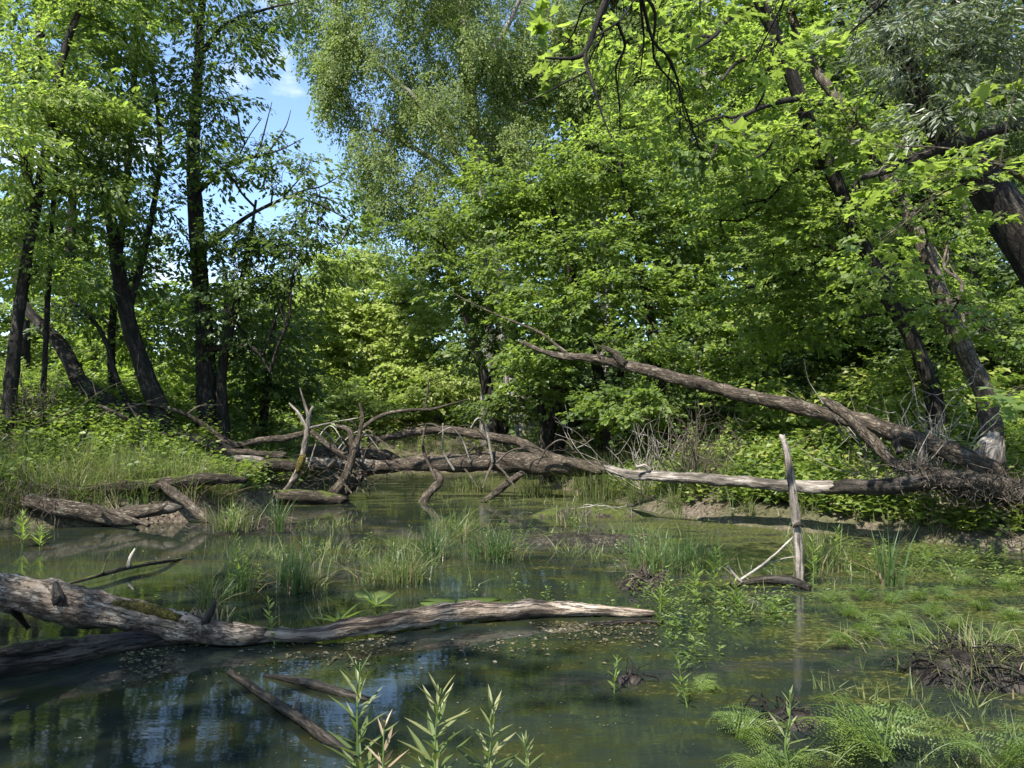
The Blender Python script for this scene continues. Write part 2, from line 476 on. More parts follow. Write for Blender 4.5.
def build_terrain():
    gx = axis_grid(-12, 12, 0.12, -400, 400)
    gy = axis_grid(1, 22, 0.12, -60, 600)
    X, Y = np.meshgrid(gx, gy)
    Z = ground_z(X, Y)
    nx, ny = len(gx), len(gy)
    i = (np.arange(ny - 1)[:, None] * nx + np.arange(nx - 1)[None, :])
    q = np.stack([i, i + 1, i + nx + 1, i + nx], -1).reshape(-1, 4)
    mb = MB(); mb.add(np.stack([X, Y, Z], -1).reshape(-1, 3), q)
    m, n, l = new_mat('forest_soil')
    out = n.new('ShaderNodeOutputMaterial'); pb = n.new('ShaderNodeBsdfPrincipled')
    tc = n.new('ShaderNodeTexCoord')
    a = noise(n, l, tc.outputs['Object'], 1.3, 5, 0.6); b = noise(n, l, tc.outputs['Object'], 18, 5, 0.7)
    c1 = ramp(n, [(0.35, (0.028, 0.02, 0.014)), (0.5, (0.085, 0.064, 0.044)), (0.65, (0.20, 0.16, 0.115))]); l.new(b.outputs['Fac'], c1.inputs['Fac'])
    c2 = ramp(n, [(0.35, (0.03, 0.03, 0.012)), (0.65, (0.09, 0.085, 0.035))]); l.new(b.outputs['Fac'], c2.inputs['Fac'])
    mr = ramp(n, [(0.45, (0, 0, 0)), (0.58, (1, 1, 1))]); l.new(a.outputs['Fac'], mr.inputs['Fac'])
    l.new(mix_rgb(n, l, mr.outputs['Color'], c1.outputs['Color'], c2.outputs['Color']), pb.inputs['Base Color'])
    pb.inputs['Roughness'].default_value = 0.9
    bp = n.new('ShaderNodeBump'); bp.inputs['Strength'].default_value = 0.9; bp.inputs['Distance'].default_value = 0.05
    l.new(b.outputs['Fac'], bp.inputs['Height']); l.new(bp.outputs['Normal'], pb.inputs['Normal'])
    l.new(pb.outputs[0], out.inputs['Surface'])
    o = mb.build('ground', m, smooth=True)
    tag(o, None, None, kind='structure')


def build_water():
    m, n, l = new_mat('murky_pool_water')
    out = n.new('ShaderNodeOutputMaterial'); pb = n.new('ShaderNodeBsdfPrincipled')
    geo = n.new('ShaderNodeNewGeometry')
    pos = geo.outputs['Position']
    sx = n.new('ShaderNodeSeparateXYZ'); l.new(pos, sx.inputs[0])
    big = noise(n, l, pos, 0.55, 4, 0.55)
    mp = n.new('ShaderNodeMapping'); mp.inputs['Scale'].default_value = (0.7, 1.6, 1); l.new(pos, mp.inputs['Vector'])
    mid = noise(n, l, mp.outputs['Vector'], 1.7, 6, 0.65)
    fine = noise(n, l, pos, 22, 4, 0.7)
    # murk colour: grey-teal, olive and brown patches of suspended silt and weed
    cr = ramp(n, [(0.36, (0.010, 0.015, 0.0135)), (0.48, (0.016, 0.022, 0.016)), (0.58, (0.020, 0.024, 0.010)), (0.70, (0.025, 0.020, 0.010))])
    l.new(mid.outputs['Fac'], cr.inputs['Fac'])
    # surface film of algae and pollen: more in the far channel and on the right
    fx = math_node(n, l, 'MULTIPLY', math_node(n, l, 'SUBTRACT', sx.outputs['X'], 0.4), 0.055)
    fx = math_node(n, l, 'MINIMUM', fx, 0.16)
    fx = math_node(n, l, 'MAXIMUM', fx, -0.10)
    fy = math_node(n, l, 'MULTIPLY', math_node(n, l, 'MAXIMUM', math_node(n, l, 'SUBTRACT', sx.outputs['Y'], 13.0), 0.0), 0.045)
    fy = math_node(n, l, 'MINIMUM', fy, 0.25)
    s = math_node(n, l, 'ADD', math_node(n, l, 'ADD', mid.outputs['Fac'], math_node(n, l, 'ADD', fx, fy)), math_node(n, l, 'MULTIPLY', math_node(n, l, 'SUBTRACT', fine.outputs['Fac'], 0.5), 0.55))
    film = ramp(n, [(0.62, (0, 0, 0)), (0.76, (1, 1, 1))]); fm = math_node(n, l, 'MULTIPLY', math_node(n, l, 'MINIMUM', math_node(n, l, 'MAXIMUM', math_node(n, l, 'SUBTRACT', sx.outputs['Y'], 6.5), 0.0), 5.0), 0.022)
    s = math_node(n, l, 'ADD', s, fm)
    l.new(s, film.inputs['Fac'])
    film_f = math_node(n, l, 'MULTIPLY', film.outputs['Color'], 0.7)
    fc = ramp(n, [(0.38, (0.02, 0.024, 0.006)), (0.5, (0.055, 0.062, 0.014)), (0.62, (0.13, 0.13, 0.045))]); l.new(fine.outputs['Fac'], fc.inputs['Fac'])
    l.new(mix_rgb(n, l, film_f, cr.outputs['Color'], fc.outputs['Color']), pb.inputs['Base Color'])
    l.new(math_node(n, l, 'MULTIPLY_ADD', film_f, 0.5), pb.inputs['Roughness'])
    pb.inputs['Roughness'].links[0].from_node.inputs[2].default_value = 0.035
    pb.inputs['IOR'].default_value = 1.33
    bp = n.new('ShaderNodeBump'); bp.inputs['Strength'].default_value = 0.05; bp.inputs['Distance'].default_value = 0.02
    rp = noise(n, l, mp.outputs['Vector'], 5.0, 3, 0.5)
    l.new(math_node(n, l, 'ADD', math_node(n, l, 'MULTIPLY', rp.outputs['Fac'], 0.9), math_node(n, l, 'MULTIPLY', math_node(n, l, 'MULTIPLY', fine.outputs['Fac'], film_f), 0.8)), bp.inputs['Height'])
    l.new(bp.outputs['Normal'], pb.inputs['Normal'])
    l.new(pb.outputs[0], out.inputs['Surface'])
    mb = MB()
    mb.add([(-62, -4, 0), (62, -4, 0), (62, 46, 0), (-62, 46, 0)], [(0, 1, 2, 3)])
    o = mb.build('water', m)
    tag(o, None, None, kind='structure')


build_terrain()
build_water()

# ------------------------------------------------------------------ leaf sprays
LEAF_SHAPES = {
    'rhomb': (np.array([(0, 0, 0), (0.42, 0.5, 0.5), (1, 0, -0.35), (0.42, -0.5, 0.5)]), np.array([(0, 2, 1), (0, 3, 2)])),
    'lance': (np.array([(0, 0, 0), (0.3, 0.5, 0.3), (0.65, 0.4, 0.2), (1, 0, -0.3), (0.65, -0.4, 0.2), (0.3, -0.5, 0.3)]),
              np.array([(0, 3, 2), (0, 2, 1), (0, 5, 4), (0, 4, 3)])),
    'maple': (np.array([(0, 0, 0), (-0.05, 0.42, 0.1), (0.22, 0.34, 0.1), (0.42, 0.6, 0.0), (0.52, 0.24, 0.12), (1, 0, -0.25), (0.52, -0.24, 0.12), (0.42, -0.6, 0.0), (0.22, -0.34, 0.1), (-0.05, -0.42, 0.1)]),
              np.array([(0, 2, 1), (0, 4, 3), (0, 3, 2), (0, 5, 4), (0, 6, 5), (0, 7, 6), (0, 8, 7), (0, 9, 8)])),
}


def rot_to(x_axis, up):
    """Rotation matrices (m,3,3) whose columns are x (along), y, z(up-ish)."""
    x = x_axis / np.maximum(np.linalg.norm(x_axis, axis=-1, keepdims=True), 1e-9)
    y = np.cross(up, x); y /= np.maximum(np.linalg.norm(y, axis=-1, keepdims=True), 1e-9)
    z = np.cross(x, y)
    return np.stack([x, y, z], -1)


def place_leaves(base, direc, up, length, width, shape, fold=0.25):
    """Leaves as one array: base (m,3), direction, up, length (m,), width share."""
    tv, tf = LEAF_SHAPES[shape]
    m = len(base)
    R = rot_to(direc, up)
    L = np.asarray(length).reshape(-1, 1, 1) * np.ones((m, 1, 1))
    loc = np.repeat(tv[None], m, 0) * np.array((1.0, width, fold * width))[None, None]
    v = base[:, None, :] + np.einsum('mij,mkj->mki', R, loc * L)
    f = (np.arange(m)[:, None, None] * len(tv) + tf[None]).reshape(-1, 3)
    return v.reshape(-1, 3), f, len(tv)


def make_spray(rng, n, L, leaf, width, shape, droop=0.35, pend=0.0, flop=0.38):
    """A leafy twig along +x: n leaves on a forking planar twig."""
    t = np.sort(rng.uniform(0.12, 1.0, n))
    side = rng.choice([-1, 1], n)
    off = rng.uniform(0.0, 0.42, n) * L * side * (1.1 - t)
    x = t * L
    z = -droop * L * 0.5 * t ** 2 + rng.normal(0, 0.035 * L, n) - pend * np.abs(rng.normal(0, 0.3, n)) * L
    base = np.stack([x, off, z], -1)
    ang = side * rng.uniform(0.25, 1.25, n) * (1.15 - 0.6 * t)
    dz = rng.normal(-0.30 - pend, 0.30, n)
    direc = np.stack([np.cos(ang), np.sin(ang), dz], -1)
    up = np.stack([rng.normal(0, flop, n), rng.normal(0, flop, n), np.ones(n)], -1)
    ln = leaf * rng.uniform(0.5, 1.3, n)
    v, f, k = place_leaves(base, direc, up, ln, width, shape)
    return v, f, np.repeat(rng.beta(2.2, 2.2, n), k)


def templates(kind, leaf, seed):
    rng = np.random.default_rng(seed)
    out = []
    for _ in range(7):
        if kind == 'box': out.append(make_spray(rng, 26, leaf * 5.5, leaf, 0.48, 'rhomb', 0.5, 0.25, 0.6))
        elif kind == 'maple': out.append(make_spray(rng, 24, leaf * 5.5, leaf, 0.85, 'rhomb', 0.4, 0.0, 0.5))
        elif kind == 'maple_near': out.append(make_spray(rng, 16, leaf * 4.2, leaf, 0.95, 'maple', 0.35))
        elif kind == 'birch': out.append(make_spray(rng, 34, leaf * 9, leaf, 0.72, 'rhomb', 0.9, 0.3, 0.5))
        elif kind == 'willow': out.append(make_spray(rng, 30, leaf * 4.0, leaf, 0.17, 'lance', 0.6, 0.15, 0.9))
        elif kind == 'shrub': out.append(make_spray(rng, 24, leaf * 5, leaf, 0.62, 'rhomb', 0.25))
    return out


def add_sprays(mb, T, pos, direc, up, scale, rng, tone):
    R = rot_to(direc, up)
    pick = rng.integers(0, len(T), len(pos))
    for k, (v, f, r) in enumerate(T):
        s = np.nonzero(pick == k)[0]
        if not len(s): continue
        w = pos[s][:, None, :] + np.einsum('mij,kj->mki', R[s], v) * scale[s][:, None, None]
        ff = (np.arange(len(s))[:, None, None] * len(v) + f[None]).reshape(-1, 3)
        rr = np.clip(np.tile(r, len(s)) + np.repeat(tone[s] + rng.normal(0, 0.12, len(s)), len(v)), 0, 1)
        mb.add(w.reshape(-1, 3), None, ff, rr)


LEAF_AREA = {'box': 0.26, 'maple': 0.45, 'maple_near': 0.55, 'birch': 0.38, 'willow': 0.10, 'shrub': 0.33}
SPRAY_N = {'box': 26, 'maple': 24, 'maple_near': 16, 'birch': 34, 'willow': 30, 'shrub': 24}
TCACHE = {}
STATS = {'leaves': 0}


def foliage(mb, clumps, kind, leaf, lai, rng, wood=None, roots=None, wander_r=0.012, sub=7, outward=None, tk=1.0, wv=0.22, hang=0.0):
    """clumps: rows of centre (3), radii (3). Leaves gather in uneven sub-clumps inside each; limbs reach each from `roots` points."""
    T = TCACHE.setdefault((kind, round(leaf, 4)), templates(kind, leaf, 11))
    for c, rad in clumps:
        c = np.asarray(c, float); rad = np.asarray(rad, float)
        area = math.pi * math.sqrt(rad[0] * rad[1]) * rad[2]
        nspr = max(4, int(area * lai / (LEAF_AREA[kind] * leaf * leaf) / SPRAY_N[kind]))
        ns = max(4, int(sub * rng.uniform(0.8, 1.3)))
        dv = rng.normal(0, 1, (ns, 3)); dv /= np.linalg.norm(dv, axis=1)[:, None]
        sc = c + dv * rad * (rng.uniform(0.15, 1.0, ns) ** 0.5)[:, None] * 0.78
        sr = rng.uniform(0.28, 0.55, ns)
        wts = sr ** 2 / (sr ** 2).sum()
        which = rng.choice(ns, nspr, p=wts)
        d = rng.normal(0, 1, (nspr, 3)); d /= np.linalg.norm(d, axis=1)[:, None]
        d[:, 2] *= 0.75
        rr = rng.uniform(0, 1, nspr) ** 0.42
        pos = sc[which] + d * rad * np.array((1 - 0.4 * hang, 1 - 0.4 * hang, 1 + 0.7 * hang)) * (sr[which] * rr)[:, None]
        ax = c if outward is None else np.asarray(outward, float)
        o = d * np.array((1, 1, 0.25)) + 0.8 * (pos - ax) / max(rad.max(), 0.1) * np.array((1, 1, 0.3)) + rng.normal(0, 0.35, (nspr, 3)) * np.array((1, 1, 0.4))
        o[:, 2] = np.clip(o[:, 2], -0.7, 0.5) - hang * rng.uniform(0.3, 1.6, nspr)
        tone = rng.normal(0, 0.13)
        up = np.stack([rng.normal(0, 0.22, nspr), rng.normal(0, 0.22, nspr), np.ones(nspr)], -1)
        add_sprays(mb, T, pos, o, up, rng.uniform(0.7, 1.3, nspr), rng, tone + rng.normal(0, 0.10, ns)[which])
        STATS['leaves'] += nspr * SPRAY_N[kind]
        if wood is not None and roots is not None:
            rp = roots[np.argmin(np.linalg.norm((roots - c) * np.array((1, 1, 0.7)) - np.array((0, 0, -0.35)) * np.linalg.norm(roots - c, axis=1)[:, None], axis=1))]
            if tk != 1: rp = roots[np.argmin(np.linalg.norm(roots - c, axis=1))]
            L = np.linalg.norm(c - rp)
            r0 = min(0.09, wander_r + 0.011 * L) * tk
            path, _ = tube(wood, wander(rp, c, rng, wv, 4, -0.05), np.linspace(r0, r0 * 0.45, 5), 5, 3, 0.0, int(rng.integers(1e4)), False)
            for q in sc[: min(ns, 7)]:
                st = path[int(rng.integers(len(path) // 3, len(path)))]
                tube(wood, wander(st, q, rng, 0.25, 3), np.linspace(r0 * 0.42, 0.004 * tk, 4), 4, 2, 0, int(rng.integers(1e4)), False)
                for s in np.nonzero(np.linalg.norm(pos - q, axis=1) < sr.mean() * rad.max() * 0.8)[0][:5]:
                    tube(wood, wander(q, pos[s], rng, 0.3, 2), (0.006 * tk, 0.005 * tk, 0.003 * tk), 3, 2, 0, int(rng.integers(1e4)), False)


def px_clumps(rows, D=None):
    """rows of (px, py, rx, ry, d[, depth radius]) -> world clumps."""
    out = []
    for r in rows:
        px, py, rx, ry, d = r[:5]
        dr = r[5] if len(r) > 5 else 0.5 * (rx + ry) * d / F_PX * 1.0
        out.append((P(px, py, d), (rx * d / F_PX, dr, ry * d / F_PX)))
    return out


def px_path(rows):
    """rows of (px, py, d, width in px) -> points, radii."""
    pts = np.array([P(r[0], r[1], r[2]) for r in rows])
    rad = np.array([r[3] * 0.5 * r[2] / F_PX for r in rows])
    return pts, rad


def tree(name, label, cat, stems, clumps, kind, leaf, lai, leaf_key, bark, seed, group=None, tw_=1.0, extra=None, sub=7, ground=True, ds=1.0, tk=1.0, hang=0.0):
    """stems: list of px paths (first one is the trunk); extra: px limbs without leaves of their own."""
    rng = np.random.default_rng(seed)
    if ds != 1.0:
        stems, extra, clumps = [[[tuple(q[:2]) + (q[2] * ds,) + tuple(q[3:]) for q in r] for r in k] for k in (stems, extra or [], [clumps])]
        clumps = clumps[0]
    stems = [[tuple(q[:3]) + (q[3] * tw_,) for q in k] for k in stems]
    base = None
    tw, cw = MB(), MB()
    roots, more = [], []
    for i, s in enumerate(stems):
        pts, rad = px_path(s)
        if i == 0:
            base = pts[0].copy()
        if ground and (i == 0 or s[0][3] >= 8):
            gz = float(ground_z(pts[0][0], pts[0][1]))
            foot = pts[0].copy(); foot[2] = min(gz - 0.25, pts[0][2] - 0.1)
            if i == 0: base[2] = gz
            pts = np.vstack([foot, pts]); rad = np.concatenate([[rad[0] * 1.45], rad])
        mb = tw
        if i:
            mb = MB(); more.append(('stem', mb))
        p, r = tube(mb, pts, rad, 14 if i == 0 else 9, 5, 0.16, seed * 7 + i)
        k = len(p) // 4 if i == 0 else len(p) // 3
        roots.append(p[k:])
    for i, s in enumerate(extra or []):
        pts, rad = px_path(s)
        mb = tw
        if tk == 1:
            mb = MB(); more.append(('limb', mb))
        p, r = tube(mb, pts, rad, 7, 4, 0.12, seed * 11 + i)
        roots.append(p[len(p) // 3:])
    roots = np.vstack(roots)
    foliage(cw, px_clumps(clumps), kind, leaf, lai * LAI_K, rng, tw, roots, sub=sub, tk=tk, wv=0.22 if tk == 1 else 0.07, hang=hang)
    o = thing(name, label, cat, base, group)
    for nm, mb, mt in [('trunk', tw, bark)] + [(a, b, bark) for a, b in more] + [('crown', cw, leaf_key)]:
        if mb.n: mb.build(nm, M[mt], o, smooth=(nm != 'crown'), origin=base)
    return o


LAI_K = 2.3


# ------------------------------------------------------------------ LEFT GROUP
tree('leaning_tree', 'slim dark tree leaning to the right at the left edge, on the bank', 'tree',
     [[(10, 398, 13, 20), (22, 290, 13.2, 16), (46, 150, 13.4, 13), (62, 60, 13.6, 10), (85, -10, 13.8, 8), (100, -90, 14, 5)]],
     [(20, 60, 60, 60, 13), (70, 110, 55, 45, 13.5), (15, 150, 55, 45, 12.5), (75, 190, 50, 35, 13.5), (10, 230, 45, 40, 13), (90, 20, 50, 45, 14), (60, -60, 90, 60, 14), (50, 270, 45, 30, 13.8)],
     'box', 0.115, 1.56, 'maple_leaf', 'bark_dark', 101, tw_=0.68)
tree('sapling', 'thin pole-like sapling between the leaning tree and the forked trunks', 'tree',
     [[(43, 398, 14, 7), (50, 260, 14, 6), (55, 180, 14.2, 5), (60, 100, 14.4, 3)]],
     [(40, 210, 40, 30, 14.3), (70, 160, 35, 30, 14.5), (55, 95, 40, 35, 14.6)],
     'box', 0.11, 1.6, 'maple_leaf', 'bark_dark', 102, tw_=0.8)
tree('forked_tree', 'dark forked tree with a left-bending main trunk on the left bank', 'tree',
     [[(170, 440, 15, 36), (152, 390, 15, 30), (132, 335, 15, 27), (120, 280, 15, 23), (106, 200, 15, 17), (72, 145, 14.8, 11), (38, 100, 14.6, 7)],
      [(112, 392, 15.6, 14), (112, 330, 15.6, 12), (120, 250, 15.7, 11), (128, 160, 15.9, 10), (135, 60, 16, 9), (136, -20, 16.1, 6)],
      [(126, 320, 15, 12), (148, 235, 15.2, 10), (160, 150, 15.4, 8), (150, 60, 15.6, 6), (130, 10, 15.8, 4)]],
     [(120, 60, 60, 50, 15), (150, 130, 60, 45, 15.2), (100, 150, 50, 45, 14.6), (160, 210, 50, 40, 15), (90, 230, 50, 35, 14.8), (140, 270, 50, 35, 15.5), (130, -20, 90, 50, 15.5), (70, 310, 40, 30, 15.5), (150, 330, 40, 30, 16)],
     'box', 0.12, 1.15, 'box_leaf', 'bark_dark', 103, tw_=0.6)
tree('tall_tree', 'tallest straight dark trunk on the left bank, with a low second stem', 'tree',
     [[(210, 445, 16, 42), (207, 390, 16, 32), (203, 310, 16, 26), (196, 220, 16.2, 23), (193, 150, 16.4, 20), (198, 70, 16.6, 15), (203, -20, 16.8, 12), (205, -120, 17, 6)],
      [(224, 440, 15.8, 20), (222, 370, 15.8, 15), (235, 310, 15.7, 11), (248, 250, 15.6, 7), (256, 200, 15.6, 4)]],
     [(200, 40, 60, 45, 16), (190, 110, 60, 40, 16.6), (225, 90, 40, 35, 15.8), (170, -30, 100, 50, 16.5), (235, 170, 40, 30, 15.6), (290, 235, 45, 26, 15.4), (255, 225, 45, 35, 15.5), (230, 260, 50, 35, 15.8), (265, 290, 40, 35, 16), (250, 345, 50, 35, 16.5), (320, 190, 32, 22, 15.5), (275, 170, 26, 20, 16), (190, 300, 40, 30, 17), (300, 262, 30, 22, 15.2), (240, 20, 40, 40, 17), (318, 225, 34, 22, 15.3), (285, 285, 34, 24, 15.6), (335, 252, 18, 12, 15.2), (300, 165, 26, 14, 15.6), (325, 200, 24, 14, 15.4), (262, 145, 26, 16, 15.8), (205, 150, 30, 24, 15.0), (185, 235, 30, 22, 15.0), (225, 300, 34, 24, 15.0)],
     'box', 0.12, 1.1, 'box_leaf', 'bark_dark', 104, tw_=0.62,
     extra=[[(200, 190, 16.2, 6), (225, 168, 16, 4), (255, 157, 15.8, 2.6), (280, 150, 15.7, 1.6), (304, 138, 15.6, 0.7)],
            [(204, 250, 16, 6), (250, 215, 15.8, 4), (300, 192, 15.6, 2.4), (322, 186, 15.5, 1.5), (346, 172, 15.4, 0.6)],
            [(280, 201, 15.7, 1.8), (300, 178, 15.6, 1.2), (312, 160, 15.5, 0.6)], [(235, 163, 15.9, 1.8), (250, 135, 15.9, 1.2), (262, 118, 15.9, 0.6)], [(300, 192, 15.6, 1.6), (330, 200, 15.4, 1.1), (350, 210, 15.3, 0.5)],
            [(258, 156, 15.8, 2.2), (266, 125, 15.8, 1.4), (272, 102, 15.8, 0.6)],
            [(268, 153, 15.8, 2), (285, 128, 15.8, 1.2), (291, 110, 15.8, 0.6)],
            [(206, 350, 16, 8), (240, 345, 15.6, 5), (258, 352, 15.4, 3.5), (270, 372, 15.2, 1.5)],
            [(197, 60, 16.6, 6), (225, 25, 16.4, 4), (270, 8, 16.2, 2.5), (300, 2, 16, 1)],
            [(290, 196, 15.6, 3), (320, 205, 15.4, 2), (352, 222, 15.3, 1)]])

# understory and second row behind the left group
tree('leafy_shrub', 'dark leafy shrub filling the gap right of the tallest trunk', 'shrub',
     [[(262, 440, 18, 10), (268, 380, 18, 7), (275, 320, 18, 4)]],
     [(270, 330, 45, 40, 18), (285, 390, 35, 35, 18), (250, 400, 35, 35, 18)],
     'maple', 0.13, 2.2, 'mid_leaf', 'bark_dark', 105)
tree('background_tree', 'bright green tree showing between the dark left trunks', 'tree',
     [[(60, 400, 24, 12), (70, 250, 24, 9), (75, 120, 24, 5)]],
     [(30, 330, 50, 45, 23), (85, 340, 45, 45, 24), (140, 390, 50, 35, 23), (60, 250, 60, 40, 25), (20, 240, 50, 40, 24), (100, 290, 40, 35, 24), (150, 310, 45, 35, 25), (115, 245, 40, 28, 26), (40, 290, 40, 30, 25)],
     'maple', 0.15, 2.0, 'maple_leaf', 'bark_dark', 106)
tree('background_tree', 'bright green tree behind the tallest trunk, left of the sky gap', 'tree',
     [[(230, 420, 27, 12), (228, 330, 27, 9), (225, 270, 27, 4)]],
     [(230, 330, 45, 40, 27), (180, 370, 45, 40, 26), (240, 390, 50, 40, 26), (170, 310, 40, 25, 27), (290, 400, 40, 35, 27), (255, 300, 40, 28, 27), (200, 290, 34, 24, 27)],
     'maple', 0.16, 2.2, 'maple_leaf', 'bark_dark', 107)
tree('background_tree', 'tall thin-leaved tree at the far upper left behind the leaning tree', 'tree',
     [[(20, 400, 21, 16), (25, 200, 21, 12), (40, 40, 21, 9), (50, -120, 21, 5)]],
     [(20, 10, 80, 60, 20), (100, -20, 90, 60, 20), (10, 110, 50, 50, 20), (180, -60, 90, 50, 20), (110, 90, 50, 35, 21)],
     'box', 0.14, 1.01, 'box_leaf', 'bark_dark', 108)

# ------------------------------------------------------------------ CENTRE
tree('birch_tree', 'tall pale grey-green birch with hanging twigs, right of the sky gap', 'tree',
     [[(520, 430, 28, 20), (500, 300, 28, 18), (480, 200, 28, 15), (470, 90, 28, 12), (462, -20, 28, 9), (455, -140, 28, 5)],
      [(486, 230, 28, 9), (440, 130, 27.5, 7), (390, 75, 27, 5), (345, 42, 26.8, 3)]],
     [(390, 50, 65, 50, 27), (345, 95, 35, 50, 27), (430, 100, 60, 60, 27.5), (370, 140, 40, 45, 27), (460, 40, 60, 60, 28), (410, 185, 50, 45, 27), (450, 210, 50, 50, 27), (490, 140, 55, 60, 28), (420, -30, 110, 60, 28), (385, 205, 25, 35, 27), (520, 60, 50, 70, 29), (335, 30, 40, 40, 27.5), (545, 15, 45, 40, 29), (480, -20, 60, 40, 28.5), (320, -20, 45, 40, 27.5)],
     'birch', 0.082, 1.5, 'birch_leaf', 'bark_pale', 110, sub=10, hang=0.8,
     extra=[[(478, 200, 28, 8), (440, 165, 27.4, 6), (400, 140, 27, 5), (372, 128, 26.8, 3)],
            [(470, 90, 28, 8), (500, 40, 27.6, 6), (520, 0, 27.4, 4)],
            [(490, 250, 28, 9), (440, 215, 27.2, 6), (405, 205, 26.9, 4)]])
tree('poplar_tree', 'tall tree with a pale upright trunk in the top centre, behind the lobed overhanging branch', 'tree',
     [[(610, 430, 31, 18), (605, 300, 31, 16), (590, 150, 31, 13), (560, 60, 31, 9), (540, -30, 31, 6)],
      [(700, 430, 29, 18), (702, 250, 29, 15), (704, 120, 29, 14), (706, 30, 29, 12), (706, -80, 29, 7)]],
     [(560, 60, 60, 70, 30), (610, 40, 60, 60, 30), (650, 110, 60, 60, 28), (590, 140, 55, 50, 30), (700, 190, 50, 50, 27), (640, -20, 100, 60, 30), (670, 40, 45, 45, 30), (740, 130, 50, 50, 28), (740, 30, 50, 50, 29)],
     'birch', 0.11, 1.7, 'birch_leaf', 'bark_pale', 111, sub=9, hang=0.5)
tree('maple_tree', 'broad fresh-green maple hanging over the middle of the pool', 'tree',
     [[(668, 440, 17, 14), (655, 350, 17.2, 11), (640, 260, 17.5, 8), (625, 190, 17.8, 6), (615, 130, 18, 4)],
      [(610, 430, 18.5, 14), (590, 340, 18.5, 10), (565, 250, 18.5, 7), (545, 180, 18.5, 4)]],
     [(600, 170, 65, 40, 18), (545, 200, 55, 40, 18.5), (510, 240, 40, 35, 18.5), (580, 250, 60, 40, 17.5), (650, 220, 60, 45, 18), (545, 300, 50, 35, 17.5), (620, 300, 60, 35, 17), (690, 270, 50, 40, 18), (560, 350, 50, 30, 17.5), (640, 350, 55, 28, 16.5), (600, 395, 40, 28, 16.5), (655, 405, 45, 30, 16), (715, 330, 45, 35, 17), (530, 390, 35, 25, 18), (495, 190, 40, 40, 19), (630, 130, 50, 30, 19)],
     'maple', 0.105, 2.3, 'maple_leaf', 'bark_dark', 112)
tree('dark_tree', 'deep green shadowy tree in the middle, left of the broad maple', 'tree',
     [[(500, 440, 23, 14), (480, 360, 23, 11), (455, 280, 23, 7), (440, 220, 23, 4)]],
     [(430, 235, 50, 35, 22.5), (468, 285, 40, 35, 22.5), (505, 350, 40, 40, 22.5), (500, 410, 35, 30, 22), (505, 310, 40, 40, 22.5)],
     'maple', 0.13, 2.4, 'mid_leaf', 'bark_dark', 113, ds=1.2)
tree('yellow_green_tree', 'sunlit yellow-green tree at the far end of the channel', 'tree',
     [[(372, 445, 32, 10), (370, 360, 32, 8), (365, 280, 32, 4)]],
     [(340, 320, 45, 40, 31), (385, 290, 45, 40, 32), (320, 370, 35, 40, 31), (370, 355, 45, 40, 31), (410, 370, 40, 40, 31), (400, 320, 40, 40, 32), (430, 405, 35, 30, 30), (300, 345, 35, 35, 30), (385, 400, 40, 25, 30), (355, 275, 40, 30, 31), (410, 300, 35, 30, 30), (320, 300, 30, 30, 30), (445, 340, 35, 40, 30), (440, 385, 30, 30, 29)],
     'maple', 0.15, 2.4, 'lime_leaf', 'bark_dark', 114)
tree('willow_shrub', 'grey-green rounded shrub at the end of the channel below the yellow-green tree', 'shrub',
     [[(345, 452, 28, 8), (348, 420, 28, 5), (350, 400, 28, 3)], [(343, 449, 28, 6), (325, 430, 28, 4), (308, 420, 28, 2)]],
     [(350, 400, 35, 28, 28), (318, 415, 30, 28, 28), (366, 418, 32, 24, 28), (322, 425, 34, 22, 28)],
     'shrub', 0.13, 2.6, 'birch_leaf', 'bark_dark', 115)
tree('background_tree', 'pale hazy tree low in the sky gap behind the yellow-green tree', 'tree',
     [[(330, 430, 44, 9), (330, 330, 44, 7), (332, 260, 44, 4)]],
     [(335, 275, 30, 25, 43), (310, 310, 40, 35, 43), (370, 255, 35, 35, 43), (355, 300, 50, 50, 44), (290, 345, 45, 50, 44), (345, 370, 70, 50, 44), (430, 350, 60, 70, 44)],
     'birch', 0.17, 2.2, 'birch_leaf', 'bark_dark', 116)
tree('multi_stem_shrub', 'dark many-stemmed shrub in the shady hollow beyond the fallen log', 'shrub',
     [[(545, 442, 20, 10), (540, 405, 20, 8), (520, 370, 20, 5)],
      [(548, 442, 20, 12), (560, 400, 20, 9), (575, 360, 20, 5)],
      [(600, 440, 19.5, 12), (612, 400, 19.5, 9), (625, 360, 19.5, 6)],
      [(560, 442, 20, 12), (590, 405, 20, 8), (600, 375, 20, 4)]],
     [(540, 360, 40, 25, 20.5), (590, 345, 45, 25, 20.5), (570, 420, 30, 14, 21.5), (640, 420, 30, 20, 20)],
     'maple', 0.12, 2.2, 'dark_leaf', 'bark_dark', 117)

# ------------------------------------------------------------------ RIGHT
tree('inclined_tree', 'lit grey-brown trunk leaning left above the broken stump on the right', 'tree',
     [[(988, 408, 11.5, 24), (962, 345, 11.6, 21), (942, 298, 11.7, 19), (922, 245, 11.8, 18), (893, 188, 12, 17), (862, 130, 12.2, 16), (832, 92, 12.4, 13), (806, 52, 12.6, 11), (780, -20, 12.8, 8), (760, -100, 13, 5)]],
     [(830, 120, 60, 40, 12.5), (900, 150, 50, 40, 13), (870, 60, 60, 40, 12.8), (780, 10, 60, 40, 13), (950, 240, 50, 40, 13), (850, 230, 50, 40, 13.2), (900, 300, 50, 35, 13.5), (990, 320, 45, 40, 13.5), (885, 262, 36, 22, 10.9), (930, 205, 34, 22, 10.9), (965, 300, 38, 22, 10.7), (905, 170, 34, 20, 11.2), (850, 110, 36, 22, 11.4)],
     'maple', 0.095, 1.7, 'maple_leaf', 'bark_brown', 120, tw_=0.85)
